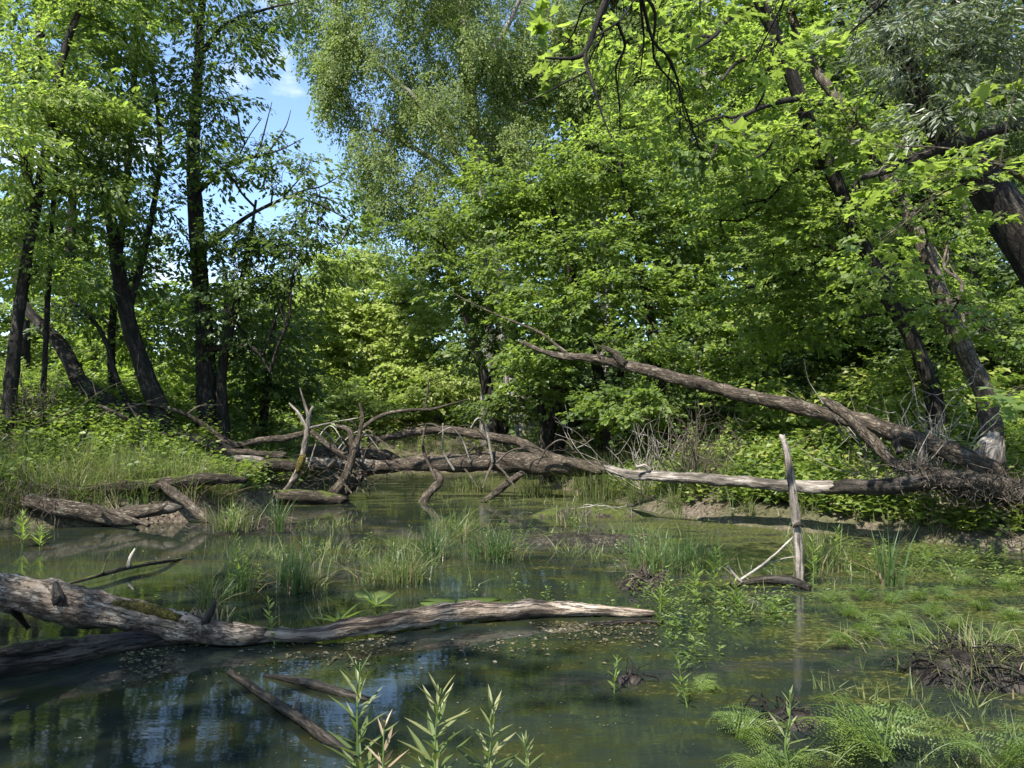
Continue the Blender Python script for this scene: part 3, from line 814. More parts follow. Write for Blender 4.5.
tree('inclined_tree', 'darker trunk leaning left beside the lit one, with crooked bare side limbs', 'tree',
     [[(935, 400, 12.8, 22), (915, 345, 12.8, 20), (888, 295, 12.8, 19), (860, 240, 12.6, 18), (838, 185, 12.5, 17), (814, 137, 12.4, 17), (788, 66, 12.2, 16), (760, 0, 12, 15), (735, -70, 11.9, 10)]],
     [(720, 60, 50, 35, 12), (690, 130, 45, 35, 12.5), (760, 170, 55, 40, 13), (720, 220, 50, 40, 13.5), (790, 250, 55, 40, 13.5), (740, 290, 50, 35, 14), (830, 290, 50, 35, 14), (690, 10, 50, 35, 12), (650, 60, 40, 30, 12.5), (800, 330, 50, 35, 14.5), (845, 215, 36, 24, 11.4), (800, 125, 34, 22, 11.2), (870, 300, 38, 22, 11.8), (775, 40, 34, 22, 11.2)],
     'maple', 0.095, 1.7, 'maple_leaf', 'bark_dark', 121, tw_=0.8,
     extra=[[(812, 102, 12.3, 5), (790, 100, 12.0, 6), (760, 108, 11.6, 5), (735, 122, 11.2, 4), (718, 145, 11, 3), (708, 165, 10.9, 1.5)],
            [(840, 104, 12.3, 4), (800, 103, 12.2, 6)],
            [(775, 38, 12.1, 8), (752, 55, 11.8, 5), (735, 64, 11.5, 4), (722, 80, 11.2, 3)],
            [(752, 3, 12, 8), (728, 20, 11.6, 5), (712, 38, 11.3, 4), (690, 52, 11, 2)],
            [(742, 115, 11.3, 3), (745, 150, 11.2, 2), (748, 180, 11.1, 1)],
            [(858, 235, 12.6, 6), (862, 205, 12.1, 4), (858, 180, 11.8, 2)]])
tree('willow_tree', 'thick rough-barked willow trunk leaning in from the right edge with silvery leaves', 'tree',
     [[(1190, 460, 9, 110), (1120, 370, 9, 96), (1058, 290, 9, 84), (1008, 215, 9, 68), (962, 150, 9, 52), (925, 108, 9, 44), (902, 60, 9, 38), (878, 5, 9, 32), (850, -70, 9, 22)]],
     [(900, 40, 40, 28, 8.3), (960, 25, 45, 28, 8.3), (925, 75, 40, 22, 8.2), (990, 105, 35, 18, 8), (1010, 30, 40, 40, 8.5), (870, 10, 35, 25, 8.6), (950, 110, 30, 16, 8), (1000, -20, 60, 30, 8.5), (900, -30, 60, 25, 8.8)],
     'willow', 0.115, 1.9, 'willow_leaf', 'bark_dark', 122, tw_=0.6, tk=0.5,
     extra=[[(1030, 122, 8.6, 13), (985, 133, 8.5, 12), (940, 148, 8.4, 11), (897, 166, 8.3, 10), (862, 178, 8.2, 6)]])
tree('maple_sapling', 'maple sapling with broad bright leaves reaching in from the right edge', 'tree',
     [[(1075, 430, 7.6, 14), (1065, 300, 7.6, 11), (1045, 200, 7.5, 8), (1000, 165, 7.4, 5)]],
     [(1000, 158, 40, 14, 7.4), (940, 160, 45, 13, 7.3), (925, 180, 40, 10, 7.4), (985, 185, 40, 12, 7.6), (1020, 60, 25, 20, 7.2), (1000, 395, 25, 14, 7.6), (1020, 210, 30, 20, 7.8), (880, 240, 28, 16, 8), (850, 140, 35, 10, 8)],
     'maple_near', 0.125, 0.9, 'maple_leaf', 'bark_brown', 123, sub=6, tk=0.4)
tree('overhanging_maple', 'lobed maple leaves on a dark branch hanging in from the top of the view', 'tree',
     [[(1150, 470, 6.5, 60), (1120, 250, 6.4, 52), (1060, 20, 6.3, 44), (950, -160, 6.2, 34), (780, -180, 6.1, 22), (660, -90, 6.0, 12), (608, -6, 6.0, 7)]],
     [(600, 30, 45, 20, 6), (560, 50, 40, 14, 6), (640, 75, 40, 16, 6.2), (590, 85, 30, 12, 6), (700, 20, 45, 22, 6.3), (620, 130, 22, 10, 6), (680, 130, 40, 18, 6.4), (755, 60, 40, 20, 6.6), (700, 150, 30, 12, 6.4), (820, 60, 30, 15, 7), (730, -20, 60, 25, 6.3), (570, -10, 50, 20, 6.2)],
     'maple_near', 0.10, 0.5, 'maple_leaf', 'bark_dark', 124,
     extra=[[(608, -6, 6, 7), (596, 25, 6, 6), (586, 50, 6, 5), (574, 58, 6, 4), (545, 58, 6, 2)],
            [(586, 48, 6, 5), (586, 62, 6, 4), (596, 95, 6, 3), (604, 120, 6, 2), (612, 138, 6, 1.5)],
            [(586, 72, 6, 2.5), (566, 82, 6, 2), (536, 98, 6, 1.2), (510, 108, 6, .8)],
            [(590, 40, 6, 3), (620, 20, 6, 2), (640, -10, 6, 1.5)]], sub=6, ds=0.78, tk=0.4)
tree('woodland_tree', 'bright green tree in the wood right of the broad maple, behind the fallen trunk', 'tree',
     [[(760, 410, 18, 14), (755, 330, 18, 11), (745, 240, 18, 8), (740, 150, 18, 5)]],
     [(740, 200, 60, 45, 18), (780, 260, 55, 40, 17.5), (730, 300, 50, 40, 17), (790, 320, 50, 35, 17), (750, 360, 50, 28, 16.5), (820, 220, 50, 40, 18), (700, 180, 50, 40, 19), (770, 120, 55, 45, 18.5)],
     'maple', 0.11, 2.0, 'maple_leaf', 'bark_dark', 125)
tree('woodland_tree', 'shaded tree at the back of the dark wood on the right', 'tree',
     [[(930, 400, 20, 16), (925, 280, 20, 13), (920, 150, 20, 9), (915, 20, 20, 5)]],
     [(900, 200, 80, 60, 20), (960, 120, 80, 60, 20), (860, 320, 60, 50, 19), (960, 290, 70, 60, 19), (900, 60, 90, 50, 20), (1010, 200, 60, 60, 19), (1010, 350, 50, 50, 18), (850, 130, 60, 60, 21), (930, 380, 60, 35, 19)],
     'maple', 0.135, 3.6, 'dark_leaf', 'bark_dark', 126)
tree('woodland_tree', 'slender tree at the right edge of the dark wood', 'tree',
     [[(1000, 380, 15, 10), (985, 330, 15, 8), (970, 250, 15.2, 7), (960, 150, 15.4, 5)]],
     [(1000, 250, 50, 40, 15.5), (1010, 340, 40, 35, 15), (960, 350, 35, 30, 15.5), (1010, 130, 50, 50, 15)],
     'maple', 0.12, 1.8, 'dark_leaf', 'bark_dark', 127)

# ------------------------------------------------------------------ wood behind everything (copies of three trees)
def forest_tree(seed, leaf_key, h=15.0, kind='maple', leaf=0.19, lai=1.7):
    rng = np.random.default_rng(seed)
    tw, cw = MB(), MB()
    pts = np.array([(0, 0, -0.6), (0.05, 0, h * 0.2), (0.2, 0.1, h * 0.45), (0.1, 0.25, h * 0.7), (0.15, 0.2, h * 0.95)])
    p, r = tube(tw, pts, (0.30, 0.22, 0.17, 0.11, 0.04), 9, 4, 0.12, seed)
    cl = []
    for i in range(17):
        z = h * (0.06 + 0.9 * (i + rng.uniform(0, 1)) / 17)
        w = h * 0.22 * math.sin(math.pi * min(0.96, max(0.12, 0.25 + 0.72 * z / h)))
        a = rng.uniform(0, 6.283)
        cl.append((np.array((math.cos(a) * w * rng.uniform(0.2, 1), math.sin(a) * w * rng.uniform(0.2, 1), z)), np.array((1.6, 1.6, 1.1)) * rng.uniform(0.75, 1.3) * h / 15))
    foliage(cw, cl, kind, leaf, lai * 1.6, rng, tw, p[len(p) // 6:])
    o = thing('forest_tree', None, 'tree')
    tw.build('trunk', M['bark_dark'], o, True); cw.build('crown', M[leaf_key], o)
    return o


def dup(root):
    c = root.copy(); COL.objects.link(c)
    for ch in root.children:
        k = ch.copy(); COL.objects.link(k); k.parent = c
    return c


protos = [forest_tree(201, 'maple_leaf'), forest_tree(202, 'dark_leaf'), forest_tree(203, 'maple_leaf', 15, 'maple', 0.2, 1.5)]
rngf = np.random.default_rng(77)
spots = [(-28, 32), (-22, 40), (-27, 20), (-21, 26), (-11, 47), (3, 37), (8, 40), (6, 30), (11.5, 33), (16, 38), (13, 27), (19, 31), (24, 36),
         (17, 22), (22, 25), (28, 29), (21, 17), (27, 21), (14.5, 19), (10, 23), (12.5, 26), (18, 19), (8.5, 26), (25, 22), (-6, 52), (0, 50), (5, 52), (-21, 15.5), (-2, 60), (3, 44)]
used = [False] * 3
for i, (x, y) in enumerate(spots):
    k = i % 3
    o = protos[k] if not used[k] else dup(protos[k])
    used[k] = True
    o.location = (x, y, float(ground_z(x, y)))
    sc_ = rngf.uniform(0.85, 1.25)
    if x < -4 and y > 40: sc_ *= 0.6
    o.scale = (sc_, sc_, sc_)
    o.rotation_euler = (0, 0, rngf.uniform(0, 6.28))
    side = 'left behind the bank trees' if x < -9 else ('middle beyond the end of the channel' if x < 7 else 'right behind the leaning trunks')
    tag(o, 'tall leafy tree of the dense wood standing ' + side, 'tree', 'trees of the wood ' + side)


for i, (x, y, k, sc_) in enumerate(((-7.6, -4.0, 0, 0.95), (-14, 3.0, 0, 1.0))):   # unseen trees added beside and behind the viewer to shade the near water
    o = dup(protos[k])
    o.location = (x, y, float(ground_z(x, y)) - 0.1); o.scale = (sc_,) * 3; o.rotation_euler = (0, 0, 1.3 * i)
    tag(o, 'tall leafy tree added out of view beside the viewer for its shade', 'tree', 'unseen trees added for shade')

# ------------------------------------------------------------------ ground cover on the banks
def leafy_stem_template(rng, h, n, leaf, width, shape='rhomb'):
    t = np.linspace(0.25, 1.0, n)
    a = np.arange(n) * 2.4 + rng.uniform(0, 6)
    lean = rng.normal(0, 0.12, 2)
    base = np.stack([lean[0] * h * t, lean[1] * h * t, t * h], -1)
    direc = np.stack([np.cos(a), np.sin(a), rng.uniform(-0.15, 0.75, n)], -1)
    up = np.stack([rng.normal(0, .4, n), rng.normal(0, .4, n), np.ones(n)], -1)
    v, f, k = place_leaves(base, direc, up, leaf * rng.uniform(0.7, 1.2, n) * (1.15 - 0.4 * t), width, shape)
    return v, f, np.repeat(np.clip(rng.beta(2, 2, n) + 0.2 * (t - 0.6), 0, 1), k)


def blade_strip(rng, h, w, lean, az, seg=3):
    """One grass blade: a tapering bent strip."""
    t = np.linspace(0, 1, seg + 1)
    x = lean * h * t ** 2
    z = h * t * (1 - 0.35 * min(lean, 1.4) * t)
    wd = w * (1 - t ** 1.5) + 0.0004
    x = x + w * rng.normal(0, 2.5) * t
    ca, sa = math.cos(az), math.sin(az)
    c = np.stack([x * ca, x * sa, z], -1)
    tw = rng.normal(0, 0.5)
    sd = np.array((-math.sin(az + tw), math.cos(az + tw), 0))
    v = np.concatenate([c - sd * wd[:, None] / 2, c + sd * wd[:, None] / 2])
    n = seg + 1
    q = [(i, i + 1, n + i + 1, n + i) for i in range(seg)]
    return v, np.array(q)


def blades_template(rng, n, h, w, spread, lean=0.7):
    vs_, qs, rs, m = [], [], [], 0
    for _ in range(n):
        a = rng.uniform(0, 6.283)
        v, q = blade_strip(rng, h * rng.uniform(0.45, 1.1), w * rng.uniform(0.7, 1.2), abs(rng.normal(0, lean)), a)
        v = v + np.array((math.cos(a), math.sin(a), 0)) * spread * abs(rng.normal(0, 0.5)) + np.array((rng.normal(0, spread * .4), rng.normal(0, spread * .4), 0))
        vs_.append(v); qs.append(q + m); m += len(v)
        rs.append(np.full(len(v), rng.beta(2, 2)))
    return np.vstack(vs_), np.vstack(qs), np.concatenate(rs)


def scatter(mb, T, xyz, rng, smin=0.7, smax=1.25, tilt=0.12, quads=False, shade=0.13):
    m = len(xyz)
    a = rng.uniform(0, 6.283, m)
    up = np.stack([rng.normal(0, tilt, m), rng.normal(0, tilt, m), np.ones(m)], -1)
    up /= np.linalg.norm(up, axis=1)[:, None]
    x = np.stack([np.cos(a), np.sin(a), np.zeros(m)], -1)
    y = np.cross(up, x); y /= np.linalg.norm(y, axis=1)[:, None]
    x = np.cross(y, up)
    R = np.stack([x, y, up], -1)
    sc = rng.uniform(smin, smax, m)
    pick = rng.integers(0, len(T), m)
    for k, (v, f, r) in enumerate(T):
        s = np.nonzero(pick == k)[0]
        if not len(s): continue
        w = xyz[s][:, None, :] + np.einsum('mij,kj->mki', R[s], v) * sc[s][:, None, None]
        ff = (np.arange(len(s))[:, None, None] * len(v) + f[None]).reshape(-1, f.shape[1])
        rr = np.clip(np.tile(r, len(s)) + np.repeat(rng.normal(0, shade, len(s)), len(v)), 0, 1)
        mb.add(w.reshape(-1, 3), ff if quads else None, None if quads else ff, rr)


def land_points(rng, n, x0, x1, y0, y1, smin=0.1, smax=99, patch=None, thr=0.45, sd=3):
    x = rng.uniform(x0, x1, n); y = rng.uniform(y0, y1, n)
    s = water_sd(x, y)
    k = (s > smin) & (s < smax) & (np.abs(x) < y * 0.80 + 2.0)
    if patch: k &= fbm(x * patch, y * patch, sd, 3) + rng.normal(0, 0.06, n) > thr
    x, y = x[k], y[k]
    return np.stack([x, y, ground_z(x, y) - 0.01], -1)


rg = np.random.default_rng(5)
FORB = [leafy_stem_template(rg, rg.uniform(0.18, 0.4), 9, 0.125, 0.66) for _ in range(6)]
FORB_TALL = [leafy_stem_template(rg, rg.uniform(0.45, 0.8), 15, 0.13, 0.5) for _ in range(6)]
BLADES = [blades_template(rg, 12, 0.42, 0.011, 0.05) for _ in range(5)]
BLADES_LONG = [blades_template(rg, 14, 0.65, 0.011, 0.06, 0.9) for _ in range(5)]


def cover(name, mat, *sets):
    mb = MB()
    for T, pts, kw in sets: scatter(mb, T, pts, rg, **kw)
    return tag(mb.build(name, M[mat]), None, None, kind='stuff')


cover('ground_cover', 'forb_leaf',
      (FORB, land_points(rg, 11000, -13, -3, 10.5, 19, 0.3, 99, 0.8, 0.41, 3), {}),
      (FORB_TALL, land_points(rg, 1900, -13, -3, 11.5, 21, 1.0, 99, 0.5, 0.47, 7), {}),
      (FORB, land_points(rg, 15000, 1.5, 14, 8, 16, 0.25, 99, 0.9, 0.46, 4), dict(smin=0.7, smax=1.45, shade=0.22)),
      (FORB_TALL, land_points(rg, 2400, 1.0, 18, 10, 24, 1.0, 99, 0.5, 0.44, 8), {}),
      (FORB_TALL, land_points(rg, 2500, -24, 26, 18, 36, 0.3, 99), dict(smin=0.9, smax=1.8)))
cover('grass', 'grass',
      (BLADES, land_points(rg, 2600, -13, -3, 10.5, 18, 0.25, 99, 0.6, 0.50, 11), dict(quads=True)),
      (BLADES_LONG, land_points(rg, 2600, -12, -4.6, 10.4, 13.4, 0.12, 1.5), dict(quads=True)),
      (BLADES_LONG, land_points(rg, 1500, 0.5, 4.0, 11.5, 22, 0.05, 1.6, 0.9, 0.42, 12), dict(quads=True)),
      (BLADES, land_points(rg, 1600, 2, 14, 8, 16, 0.1, 99, 0.6, 0.53, 13), dict(quads=True)),
      (BLADES_LONG, land_points(rg, 1600, -7, 4, 17, 34, 0.0, 2.5), dict(quads=True)))
cover('dry_grass', 'dry_grass',
      (BLADES, land_points(rg, 700, 1.5, 12, 8, 17, 0.02, 2.2, 0.7, 0.48, 14), dict(quads=True, smin=0.5, smax=0.9, tilt=0.5)),
      (BLADES_LONG, land_points(rg, 260, -12, -4.5, 10.4, 13.5, 0.05, 0.7), dict(quads=True, tilt=0.6)))
FLAKE = []
for _ in range(4):
    v, f, k = place_leaves(np.zeros((1, 3)), np.array([(1, 0, rg.normal(0, .2))]), np.array([(0, rg.normal(0, .3), 1.0)]), np.array([0.06]), 0.6, 'rhomb', 0.4)
    FLAKE.append((v, f, np.full(k, rg.uniform(0.2, 0.9))))
fp = land_points(rg, 26000, -12, 14, 8, 22, 0.0, 99)
cover('leaf_litter', 'litter', (FLAKE, fp + np.array((0, 0, 0.02)), dict(tilt=0.5)))

# floating specks on the pool
fx = rg.uniform(-5, 6, 14000); fy = rg.uniform(2.4, 16, 14000)
fs = fbm(fx * 0.8, fy * 1.3, 31, 4) + 0.02 * np.clip(fx, -3, 3) + rg.normal(0, 0.05, len(fx))
k = (water_sd(fx, fy) < -0.1) & (fs > 0.55) & (np.abs(fx) < fy * 0.7)
fl = np.stack([fx[k], fy[k], np.full(k.sum(), 0.006)], -1)
nl = 2600
lx = rg.uniform(120, 660, nl); lg = np.array([G(a, np.interp(a, (120, 240, 350, 500, 660), (652, 640, 640, 622, 622)) + abs(b), 0.006) for a, b in zip(lx, rg.normal(0, 15, nl))])
lg = lg[fbm(lg[:, 0] * 2.2, lg[:, 1] * 3, 91, 3) + rg.normal(0, 0.07, nl) > 0.50]
cover('floating_leaf_specks', 'litter', (FLAKE, fl, dict(tilt=0.02, smin=0.08, smax=0.3)), (FLAKE, lg, dict(tilt=0.05, smin=0.15, smax=0.7)))

# weeds standing and lying in the shallow water
def weed_points(n, x0, x1, y0, y1, thr, sd):
    x = rg.uniform(x0, x1, n); y = rg.uniform(y0, y1, n)
    k = (water_sd(x, y) < -0.05) & (fbm(x * 1.1, y * 0.8, sd, 4) + rg.normal(0, 0.04, n) > thr) & (np.abs(x) < y * 0.72)
    return np.stack([x[k], y[k], np.full(k.sum(), -0.03)], -1)


WEED = [blades_template(rg, 8, 0.22, 0.009, 0.06, 1.0) for _ in range(5)]
SMALL = [leafy_stem_template(rg, rg.uniform(0.06, 0.22), 8, 0.055, 0.35) for _ in range(6)]
cover('water_weeds', 'grass',
      (WEED, weed_points(1500, -3, 5, 7, 15, 0.62, 71), dict(quads=True, tilt=0.3)),
      (WEED, weed_points(1400, 1.6, 6, 3, 9, 0.54, 72), dict(quads=True, tilt=0.4, smin=0.4, smax=0.9)),
      (WEED, weed_points(300, -5, 3, 16, 30, 0.52, 73), dict(quads=True, tilt=0.3, smin=1, smax=2)))
cover('water_weeds', 'fern',
      (SMALL, weed_points(1000, -3, 5, 6, 16, 0.62, 74), {}),
      (SMALL, weed_points(2600, 1.0, 6, 3, 9, 0.56, 75), {}))

# undergrowth bushes of the wood floor (one continuous mass)
def undergrowth(seed, n, x0, x1, y0, y1, smin, mat, leaf=0.12, lai=3.2, hmin=0.35, hmax=1.1):
    rng = np.random.default_rng(seed)
    pts = land_points(rng, n, x0, x1, y0, y1, smin)
    mb = MB()
    cl = []
    for p in pts:
        h = rng.uniform(hmin, hmax)
        cl.append((p + np.array((0, 0, h * 0.75)), np.array((h * rng.uniform(0.8, 1.5), h * rng.uniform(0.8, 1.5), h * 0.8))))
    foliage(mb, cl, 'shrub', leaf, lai, rng, sub=5)
    return tag(mb.build('undergrowth', M[mat]), None, None, kind='stuff')


undergrowth(301, 70, 3, 16, 12.5, 24, 2.0, 'forb_leaf')
undergrowth(302, 120, 2, 26, 17, 34, 1.5, 'dark_leaf', 0.15, 3.0, 0.6, 2.0)
undergrowth(303, 90, -26, -4.5, 17, 34, 1.5, 'maple_leaf', 0.15, 3.0, 0.5, 1.7)
undergrowth(304, 50, -12, 10, 36, 48, 0.5, 'lime_leaf', 0.18, 3.0, 0.8, 2.2)

# ------------------------------------------------------------------ dead wood
def zpath(rows):
    """rows of (px, py, z, width px): points on the level z above the water."""
    pts, rad = [], []
    for px, py, z, w in rows:
        p = G(px, py, z)
        d = p[1] * CP + (p[2] - CAM_H) * SP
        pts.append(p); rad.append(w * 0.5 * d / F_PX)
    return np.array(pts), np.array(rad)


def deadwood(name, label, cat, parts, group=None, rough=0.22, wk=0.85):
    """parts: (part name, rows, material key, 'd' depth rows or 'z' level rows)."""
    o, base = None, None
    for i, (nm, rows, mk, how) in enumerate(parts):
        pts, rad = px_path(rows) if how == 'd' else zpath(rows)
        if o is None:
            base = pts[len(pts) // 2].copy(); base[2] -= rad[len(pts) // 2]
            o = thing(name, label, cat, base, group)
        rad = rad * wk
        mb = MB()
        big = rad.max() > 0.05
        tube(mb, pts, rad, 18 if big else 8, 6 if big else 4, rough if big else 0.12, int(rows[0][0] * 7 + rows[0][1] * 13 + i * 31) % 997, wob=0.9 if big else 0.5)
        mb.build(nm, M[mk], o, True, base)
    return o


deadwood('bare_log', 'long log across the near water, barked thick end and pale bare thin end', 'log', [
    ('thick_end', [(-90, 586, 0.36, 44), (-40, 590, 0.33, 45), (0, 594, 0.30, 46), (60, 603, 0.25, 48), (120, 613, 0.19, 44), (180, 624, 0.12, 40), (235, 632, 0.085, 30), (262, 633, 0.07, 22)], 'fore_bark', 'z'),
    ('thin_end', [(236, 631, 0.085, 27), (290, 634, 0.06, 19), (350, 630, 0.065, 24), (420, 618, 0.075, 26), (490, 611, 0.075, 25), (550, 608, 0.065, 21), (600, 610, 0.05, 15), (640, 612, 0.035, 12), (652, 613, 0.03, 9)], 'fore_log', 'z'),
    ('moss', [(118, 604, 0.26, 12), (140, 608, 0.235, 17), (160, 612, 0.21, 17), (178, 618, 0.175, 10)], 'ochre_moss', 'z'),
    ('stub', [(58, 600, 0.30, 16), (57, 590, 0.35, 12), (56, 584, 0.38, 8)], 'log_wet', 'z'),
    ('stub', [(12, 606, 0.24, 14), (20, 618, 0.14, 9), (28, 628, 0.06, 6)], 'log_wet', 'z'),
    ('broken_root', [(205, 622, 0.15, 12), (212, 610, 0.22, 9), (214, 600, 0.28, 5)], 'log_wet', 'z'),
], rough=0.26, wk=0.72)
deadwood('sunken_log', 'dark half-sunken log lying under the thick end of the bare log', 'log', [
    ('wood', [(-60, 668, 0.05, 40), (0, 664, 0.06, 40), (60, 655, 0.06, 34), (110, 645, 0.05, 28), (160, 640, 0.03, 20), (200, 640, 0.01, 12)], 'log_wet', 'z'),
    ('moss', [(0, 652, 0.16, 12), (30, 648, 0.15, 18), (62, 643, 0.135, 14), (85, 640, 0.12, 8)], 'log_moss', 'z')])
deadwood('sunken_branch', 'dark wet branch with one pale broken twig, slanting through the near water', 'branch', [
    ('wood', [(230, 672, 0.02, 7), (262, 694, 0.025, 10), (292, 713, 0.03, 12), (322, 735, 0.03, 12), (356, 756, 0.0, 8)], 'log_wet', 'z'),
    ('twig', [(292, 713, 0.03, 5), (296, 704, 0.06, 5), (299, 696, 0.09, 4)], 'log_grey', 'z')])
deadwood('sunken_branch', 'low brown branch barely above the water below the thin end of the bare log', 'branch', [
    ('wood', [(265, 676, 0.0, 5), (300, 681, 0.02, 10), (335, 690, 0.02, 11), (370, 700, 0.0, 7)], 'log_wet', 'z')])
deadwood('thin_branch', 'thin mossy branch with a pale broken tip in the water behind the bare log', 'branch', [
    ('wood', [(68, 584, 0.04, 3), (100, 575, 0.06, 5), (130, 567, 0.06, 6), (160, 562, 0.05, 5), (182, 559, 0.0, 3)], 'log_moss', 'z'),
    ('twig', [(128, 566, 0.08, 4), (131, 556, 0.14, 4), (135, 549, 0.2, 2)], 'twig_grey', 'z'),
    ('twig', [(102, 573, 0.08, 2), (106, 562, 0.14, 2), (110, 554, 0.2, 1)], 'log_moss', 'z')])
deadwood('floating_stick', 'grey stick floating beside the tip of the bare log', 'stick', [
    ('wood', [(590, 624, 0.01, 4), (625, 621, 0.02, 6), (662, 622, 0.01, 4)], 'log_wet', 'z')])
# the upright stake
deadwood('wooden_stake', 'bare pale stake standing upright in the water before the right bank', 'stake', [
    ('pole', [(802, 600, 7.0, 13), (799, 570, 7.0, 12.5), (797, 530, 7.0, 12), (793, 490, 7.02, 12), (787, 455, 7.05, 10), (782, 437, 7.06, 8)], 'log_grey', 'd'),
    ('knot', [(794, 526, 6.95, 4), (799, 524, 6.93, 5), (803, 527, 6.95, 3)], 'log_wet', 'd')], rough=0.12, wk=0.74)
deadwood('driftwood_branch', 'dark branch lying on the water against the foot of the stake', 'branch', [
    ('wood', [(732, 584, 0.03, 7), (765, 580, 0.05, 10), (790, 581, 0.05, 12), (808, 588, 0.02, 8)], 'log_wet', 'z'),
    ('twig', [(740, 580, 0.06, 3), (765, 563, 0.2, 3), (785, 545, 0.36, 2.5), (798, 532, 0.46, 1.5)], 'twig_grey', 'z'),
    ('twig', [(742, 582, 0.05, 3), (733, 573, 0.12, 3), (728, 566, 0.18, 2)], 'twig_grey', 'z'),
    ('twig', [(752, 572, 0.12, 2), (778, 560, 0.22, 1.5), (800, 556, 0.26, 1)], 'twig_grey', 'z')])

# the tangle across the middle
def arching_twigs(n):
    rng = np.random.default_rng(88)
    out = []
    for i in range(n):
        x = rng.uniform(270, 560); y = np.interp(x, (270, 370, 466, 570), (466, 468, 462, 464)); d = 15.8 + rng.normal(0, 0.25)
        sx_ = rng.choice((-1, 1)) * rng.uniform(15, 60); h = rng.uniform(12, 48); w = rng.uniform(1.6, 3.4)
        out.append(('twig', [(x, y, d, w), (x + sx_ * 0.3, y - h * 0.7, d - 0.1, w * 0.8), (x + sx_ * 0.7, y - h, d - 0.3, w * 0.6), (x + sx_ * 1.1, y - h * rng.uniform(0.3, 1.2), d - 0.5, w * 0.3)],
                    'twig_brown' if i % 3 else 'twig_grey', 'd'))
        if i % 2: out.append(('twig', [(x, y + 2, d, w), (x + sx_ * 0.25, y + 12, d - 0.3, w * 0.8), (x + sx_ * 0.5, y + 26, d - 0.6, w * 0.5)], 'twig_brown', 'd'))
    return out


deadwood('fallen_log', 'thick dark fallen trunk spanning the pool in the middle, with twigs standing on it', 'fallen trunk', [
    ('trunk', [(604, 467, 15.6, 12), (570, 466, 15.8, 18), (520, 463, 15.9, 20), (466, 464, 16, 18), (419, 464, 16.1, 15), (388, 467, 16.1, 13), (366, 470, 16.1, 12)], 'log_brown', 'd'),
    ('limb', [(368, 470, 16.1, 11), (356, 478, 16, 13), (343, 490, 15.9, 14), (330, 500, 15.8, 12)], 'log_brown', 'd'),
    ('limb', [(432, 468, 16, 4), (440, 480, 15.7, 7), (430, 492, 15.4, 8), (420, 506, 15.1, 8)], 'log_brown', 'd'),
    ('limb', [(524, 472, 15.8, 6), (507, 484, 15.5, 7), (496, 492, 15.2, 7), (484, 500, 14.9, 6)], 'log_brown', 'd'),
    ('twig', [(436, 480, 15.7, 3), (425, 455, 15.8, 3), (423, 440, 15.8, 2.5), (426, 424, 15.8, 1.5)], 'twig_brown', 'd'),
    ('twig', [(454, 470, 15.8, 2.5), (444, 452, 15.8, 2), (443, 424, 15.8, 1.5)], 'twig_grey', 'd'),
    ('twig', [(480, 455, 15.9, 5), (475, 446, 15.8, 3), (470, 441, 15.8, 2)], 'log_brown', 'd')] + arching_twigs(16), wk=1.0)
deadwood('arched_log', 'thin branchy log arching just above the thick fallen trunk', 'fallen limb', [
    ('wood', [(600, 472, 15.3, 5), (572, 464, 15.6, 8), (545, 454, 16, 9), (520, 443, 16.3, 10), (481, 436, 16.6, 9), (444, 430, 16.9, 8), (405, 434, 17, 7), (369, 441, 17, 6)], 'log_brown', 'd'),
    ('twig', [(444, 430, 16.9, 3), (432, 424, 16.9, 2), (418, 425, 16.9, 1.2)], 'twig_brown', 'd')], wk=1.0)
deadwood('forked_driftwood', 'forked dead limb rising from the water in front of the fallen trunk', 'dead limb', [
    ('limb', [(328, 500, 15.2, 14), (337, 490, 15.2, 13), (347, 473, 15.2, 10), (353, 454, 15.2, 9), (357, 442, 15.2, 7), (362, 420, 15.2, 5), (360, 404, 15.2, 3)], 'log_brown', 'd'),
    ('limb', [(353, 455, 15.2, 8), (352, 440, 15.3, 8), (349, 430, 15.3, 7), (337, 426, 15.3, 5)], 'log_brown', 'd'),
    ('limb', [(360, 430, 15.2, 5), (378, 417, 15.2, 5), (400, 411, 15.3, 4.5), (431, 409, 15.3, 3.5), (450, 404, 15.3, 2), (468, 399, 15.3, 1)], 'log_brown', 'd'),
    ('twig', [(424, 409, 15.3, 3), (427, 396, 15.3, 2.5), (429, 379, 15.3, 2)], 'log_brown', 'd'),
    ('limb', [(370, 470, 15.6, 8), (347, 458, 15.5, 9), (331, 448, 15.5, 8), (312, 432, 15.5, 7)], 'log_brown', 'd')], wk=0.8)
deadwood('pale_snag', 'pale forked snag standing at the left end of the tangle of fallen trunks', 'snag', [
    ('trunk', [(284, 494, 14.8, 8), (290, 484, 14.8, 8), (300, 464, 14.8, 8), (307, 436, 14.8, 7), (308, 417, 14.8, 5), (304, 402, 14.8, 3), (300, 388, 14.8, 1.5)], 'log_grey', 'd'),
    ('limb', [(307, 428, 14.8, 5), (299, 414, 14.8, 4), (289, 403, 14.8, 2)], 'log_grey', 'd'),
    ('limb', [(308, 422, 14.8, 4), (311, 411, 14.8, 4), (313, 407, 14.8, 4)], 'log_grey', 'd'),
    ('twig', [(309, 428, 14.8, 3), (330, 423, 14.8, 2), (358, 418, 14.8, 1.2)], 'log_grey', 'd'),
    ('moss', [(299, 470, 14.75, 8), (301, 463, 14.75, 9), (303, 456, 14.75, 7)], 'ochre_moss', 'd')], wk=0.8)
deadwood('mossy_log', 'short log with an ochre mossy crooked end beside the pale snag', 'log', [
    ('wood', [(244, 486, 14.6, 13), (256, 474, 14.8, 15), (272, 467, 15, 14), (294, 466, 15.2, 12)], 'log_moss', 'd')], wk=1.0)
